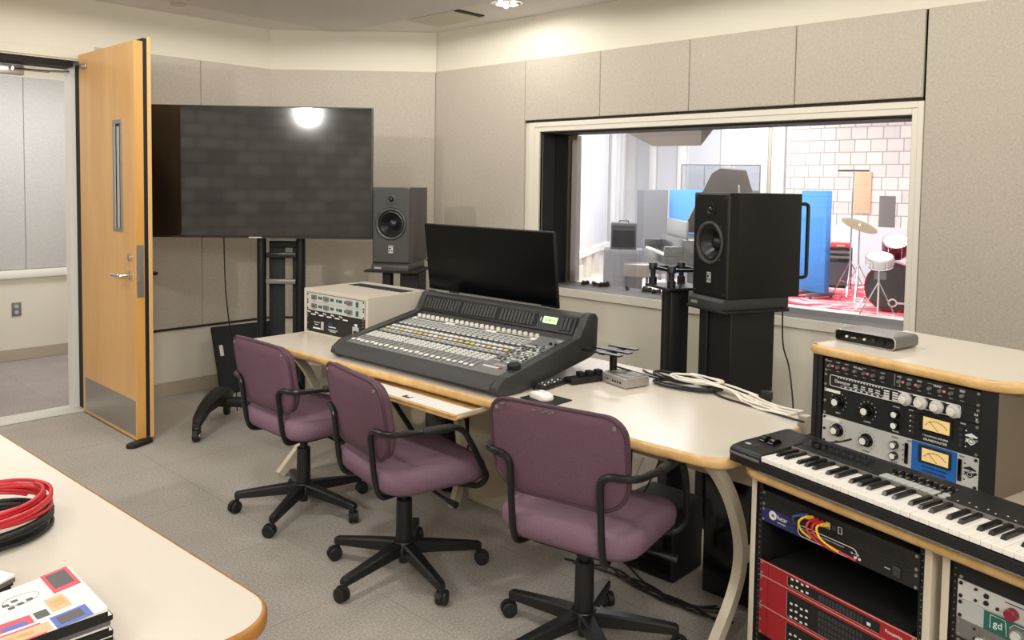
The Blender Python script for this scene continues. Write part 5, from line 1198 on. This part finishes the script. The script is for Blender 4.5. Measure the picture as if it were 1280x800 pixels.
# magazines
def magazine(cx_, cy_, z, rz, th, spine, label, curl=0., group=None, w=.275, d=.192):
    t = thing('magazine', label, 'magazine', (cx_, cy_, z), rz, group)
    n = 10; lp = []
    for i in range(n + 1):
        x = -w / 2 + w * i / n; up = curl * max(0, (i / n - .55)) ** 2
        lp.append([(x, -d / 2, up), (x, d / 2, up + curl * .10 * (i / n) ** 2), (x, d / 2, up + th + curl * .10 * (i / n) ** 2), (x, -d / 2, up + th)])
    MB().loft(lp).build('pages', 'paper', t)
    MB().box(-w / 2, w / 2, -d / 2 - .0015, -d / 2 - .0001, 0, th).build('spine', spine, t)
    MB().box(w / 2 + .0001, w / 2 + .0012, -d / 2, d / 2, curl * .2, curl * .2 + th).build('cover_edge', spine, t) if curl == 0 else None
    return t
random.seed(9)
zz = zt2; GM = 'magazines stacked on the foreground table'
nm = 9
for i in range(nm):
    th = .0085
    lb = ('bottom' if i == 0 else ['second', 'third', 'fourth', 'fifth', 'sixth', 'seventh', 'eighth'][i - 1]) + ' magazine from the table in the front magazine stack' if i < nm - 1 else 'topmost magazine with pink and white cover in the front stack'
    m_ = magazine(.366 + random.uniform(-.004, .006) + .004 * (nm - i) / nm, 1.485 + random.uniform(-.003, .003), zz, radians(-1 + random.uniform(-1.5, 1.5)), th, ['blackm', 'bgloss', 'mag4', 'blackm'][i % 4] if i not in (1,) else 'mag1', lb, .035 if i == nm - 1 else 0, GM)
    if 2 <= i < nm - 1 :
        bb = MB()
        for k in range(4): bb.box(.1388, .1392, -.085 + k * .016, -.078 + k * .016, .002, .0065)
        bb.build('spine_text', 'inkgrey', m_)
    zz += th + .0004
tm = m_; th = .0085; w, d = .275, .192
def up(x): 
    i = (x + w / 2) / w; return .035 * max(0, i - .55) ** 2
def pq(x0, x1, y0, y1, m, dz=.0006, name='cover_print'):
    n = 5; lo, hi = [], []; a = MB(); lp = []
    for i in range(n + 1):
        x = x0 + (x1 - x0) * i / n; f = .035 * .10 * ((x + w / 2) / w) ** 2
        ya, yb = (y0 + d / 2) / d, (y1 + d / 2) / d
        lp.append([(x, y0, up(x) + th + f * ya + dz - .0004), (x, y1, up(x) + th + f * yb + dz - .0004), (x, y1, up(x) + th + f * yb + dz), (x, y0, up(x) + th + f * ya + dz)])
    return a.loft(lp).build(name, m, tm)
pq(-.13, .045, -.098, -.058, 'mag1'); pq(-.02, .055, -.094, -.064, 'mag2', .0010); pq(-.012, .03, -.085, -.075, 'oak', .0014); pq(.06, .115, -.098, -.055, 'mag3'); pq(.068, .105, -.088, -.062, 'mag4', .001)
pq(.09, .134, .02, .10, 'mag1'); pq(.096, .128, .035, .092, 'mag4', .001); pq(.07, .10, -.04, .01, 'mag2'); pq(.075, .095, -.025, .0, 'oak', .001)
pq(-.01, .04, -.05, -.02, 'mag1'); pq(-.005, .03, -.05, -.036, 'mag3', .001); pq(.045, .065, -.045, -.02, 'mag4'); pq(-.05, -.02, -.048, -.036, 'mag4')
for i in range(8): pq(-.10 + i * .004, -.03 + i * .001, -.02 + i * .010, -.016 + i * .010, 'inkgrey')
for x, y in ((.02, .02), (.035, .025), (.015, .035), (.03, .042), (.05, .03)): pq(x, x + .010, y, y + .008, 'mag4')
elx = MB().tube([(.045 + .028 * cos(a_), .045 + .018 * sin(a_), th + .0012 + up(.045 + .028 * cos(a_))) for a_ in [2 * pi * i / 24 for i in range(24)]], .0006, 4, True).build('drawn_ring', 'mag4', tm)
text('studio', .022, 'inkred', tm, (-.128, -.05, th + .0008), (0, 0, radians(90)), sx=.9)
text('SOUND', .020, 'inkgrey', tm, (-.108, -.05, th + .0008), (0, 0, radians(90)), sx=.9)
zz = zt2
for i in range(3):
    m_ = magazine(.285 + .003 * i, 1.772, zz, radians(30 - 2 * i), .0085, 'blackm' if i < 2 else 'mag4', ['lowest magazine of the small stack at the left picture edge', 'middle magazine of the small stack at the left picture edge', 'white-topped magazine on the small stack at the left picture edge'][i], .03 if i == 2 else 0, 'magazines in the small stack')
    zz += .0089
# ---------------------------------------------------------------- light and camera
def spot(name, loc, target, energy, size, blend=.15, rad=.08, col=(1, .965, .90)):
    l = bpy.data.lights.new(name, 'SPOT'); l.energy = energy; l.spot_size = radians(size); l.spot_blend = blend; l.shadow_soft_size = rad; l.color = col
    o = bpy.data.objects.new(name, l); COL.objects.link(o); o.location = loc
    o.rotation_euler = (Vector(target) - Vector(loc)).to_track_quat('-Z', 'Y').to_euler(); return o
def area(name, loc, target, energy, sx, sy, col=(1, 1, 1)):
    l = bpy.data.lights.new(name, 'AREA'); l.shape = 'RECTANGLE'; l.size = sx; l.size_y = sy; l.energy = energy; l.color = col
    o = bpy.data.objects.new(name, l); COL.objects.link(o); o.location = loc
    o.rotation_euler = (Vector(target) - Vector(loc)).to_track_quat('-Z', 'Y').to_euler(); return o
for x, y, e in ((-1.0, .4, 40), (.9, .2, 42), (2.7, .6, 50), (-.6, 2.5, 42), (1.0, 2.4, 68), (2.8, 2.2, 48), (.3, 4.4, 46), (1.7, 4.0, 26), (3.785, 3.6, 14), (3.2, 4.2, 26)):
    spot('downlight', (x, y, ZC - .03), (x, y, 0), e, 175.5, .02, .10)
spot('track_spot', (-1.9, 1.3, 2.42), (3.1, 4.6, 1.3), 260, 46, .5, .05)
spot('track_spot', (-1.9, -.2, 2.45), (3.4, 3.4, 1.0), 80, 70, .4, .06)
area('soft_fill', (-.5, -1.8, 2.45), (3.2, 2.6, .8), 88, 1.6, .6, (1, .96, .9))
area('corridor_light', (1.6, 6.8, 2.58), (1.6, 6.8, 0), 29, 1.6, .5, (1, .98, .96))
area('corridor_light', (3.2, 6.8, 2.58), (3.2, 6.8, 0), 17, 1.0, .5, (1, .98, .96))
for x, y, e in ((7.5, 5.0, 180), (10.5, 6.8, 160), (11.0, 3.0, 145), (13.0, 7.0, 80)): area('studio_light', (x, y, 3.38), (x, y, 0), e, 2.2, 1.2, (.97, .98, 1))
W = bpy.data.worlds.new('world'); SC.world = W; W.use_nodes = True
W.node_tree.nodes['Background'].inputs[0].default_value = (.9, .92, 1, 1); W.node_tree.nodes['Background'].inputs[1].default_value = .05

cam = bpy.data.cameras.new('camera'); co = bpy.data.objects.new('camera', cam); COL.objects.link(co); SC.camera = co
yaw, pitch, roll, f, cx, cy = .7625, -.054, .0141, 1003.66, 627.5, 284.4
fw = Vector((cos(pitch) * cos(yaw), cos(pitch) * sin(yaw), sin(pitch))); r0 = Vector((sin(yaw), -cos(yaw), 0)); u0 = r0.cross(fw)
r = r0 * cos(roll) + u0 * sin(roll); u = -r0 * sin(roll) + u0 * cos(roll)
co.matrix_world = Matrix(((r.x, u.x, -fw.x, 0), (r.y, u.y, -fw.y, 0), (r.z, u.z, -fw.z, 1.55), (0, 0, 0, 1)))
cam.sensor_width = 36; cam.sensor_fit = 'HORIZONTAL'; cam.lens = 36 * f / 1280
cam.shift_x = (640 - cx) / 1280; cam.shift_y = -(400 - cy) / 1280
cam.clip_start = .02; cam.clip_end = 100
SC.view_settings.view_transform = 'Standard'; SC.view_settings.look = 'None'; SC.view_settings.exposure = 0; SC.view_settings.gamma = 1
SC.cycles.max_bounces = 8; SC.cycles.diffuse_bounces = 5; SC.cycles.glossy_bounces = 4; SC.cycles.transparent_max_bounces = 12; SC.cycles.caustics_reflective = False; SC.cycles.caustics_refractive = False
SC.cycles.use_denoising = True; SC.cycles.sample_clamp_indirect = 6
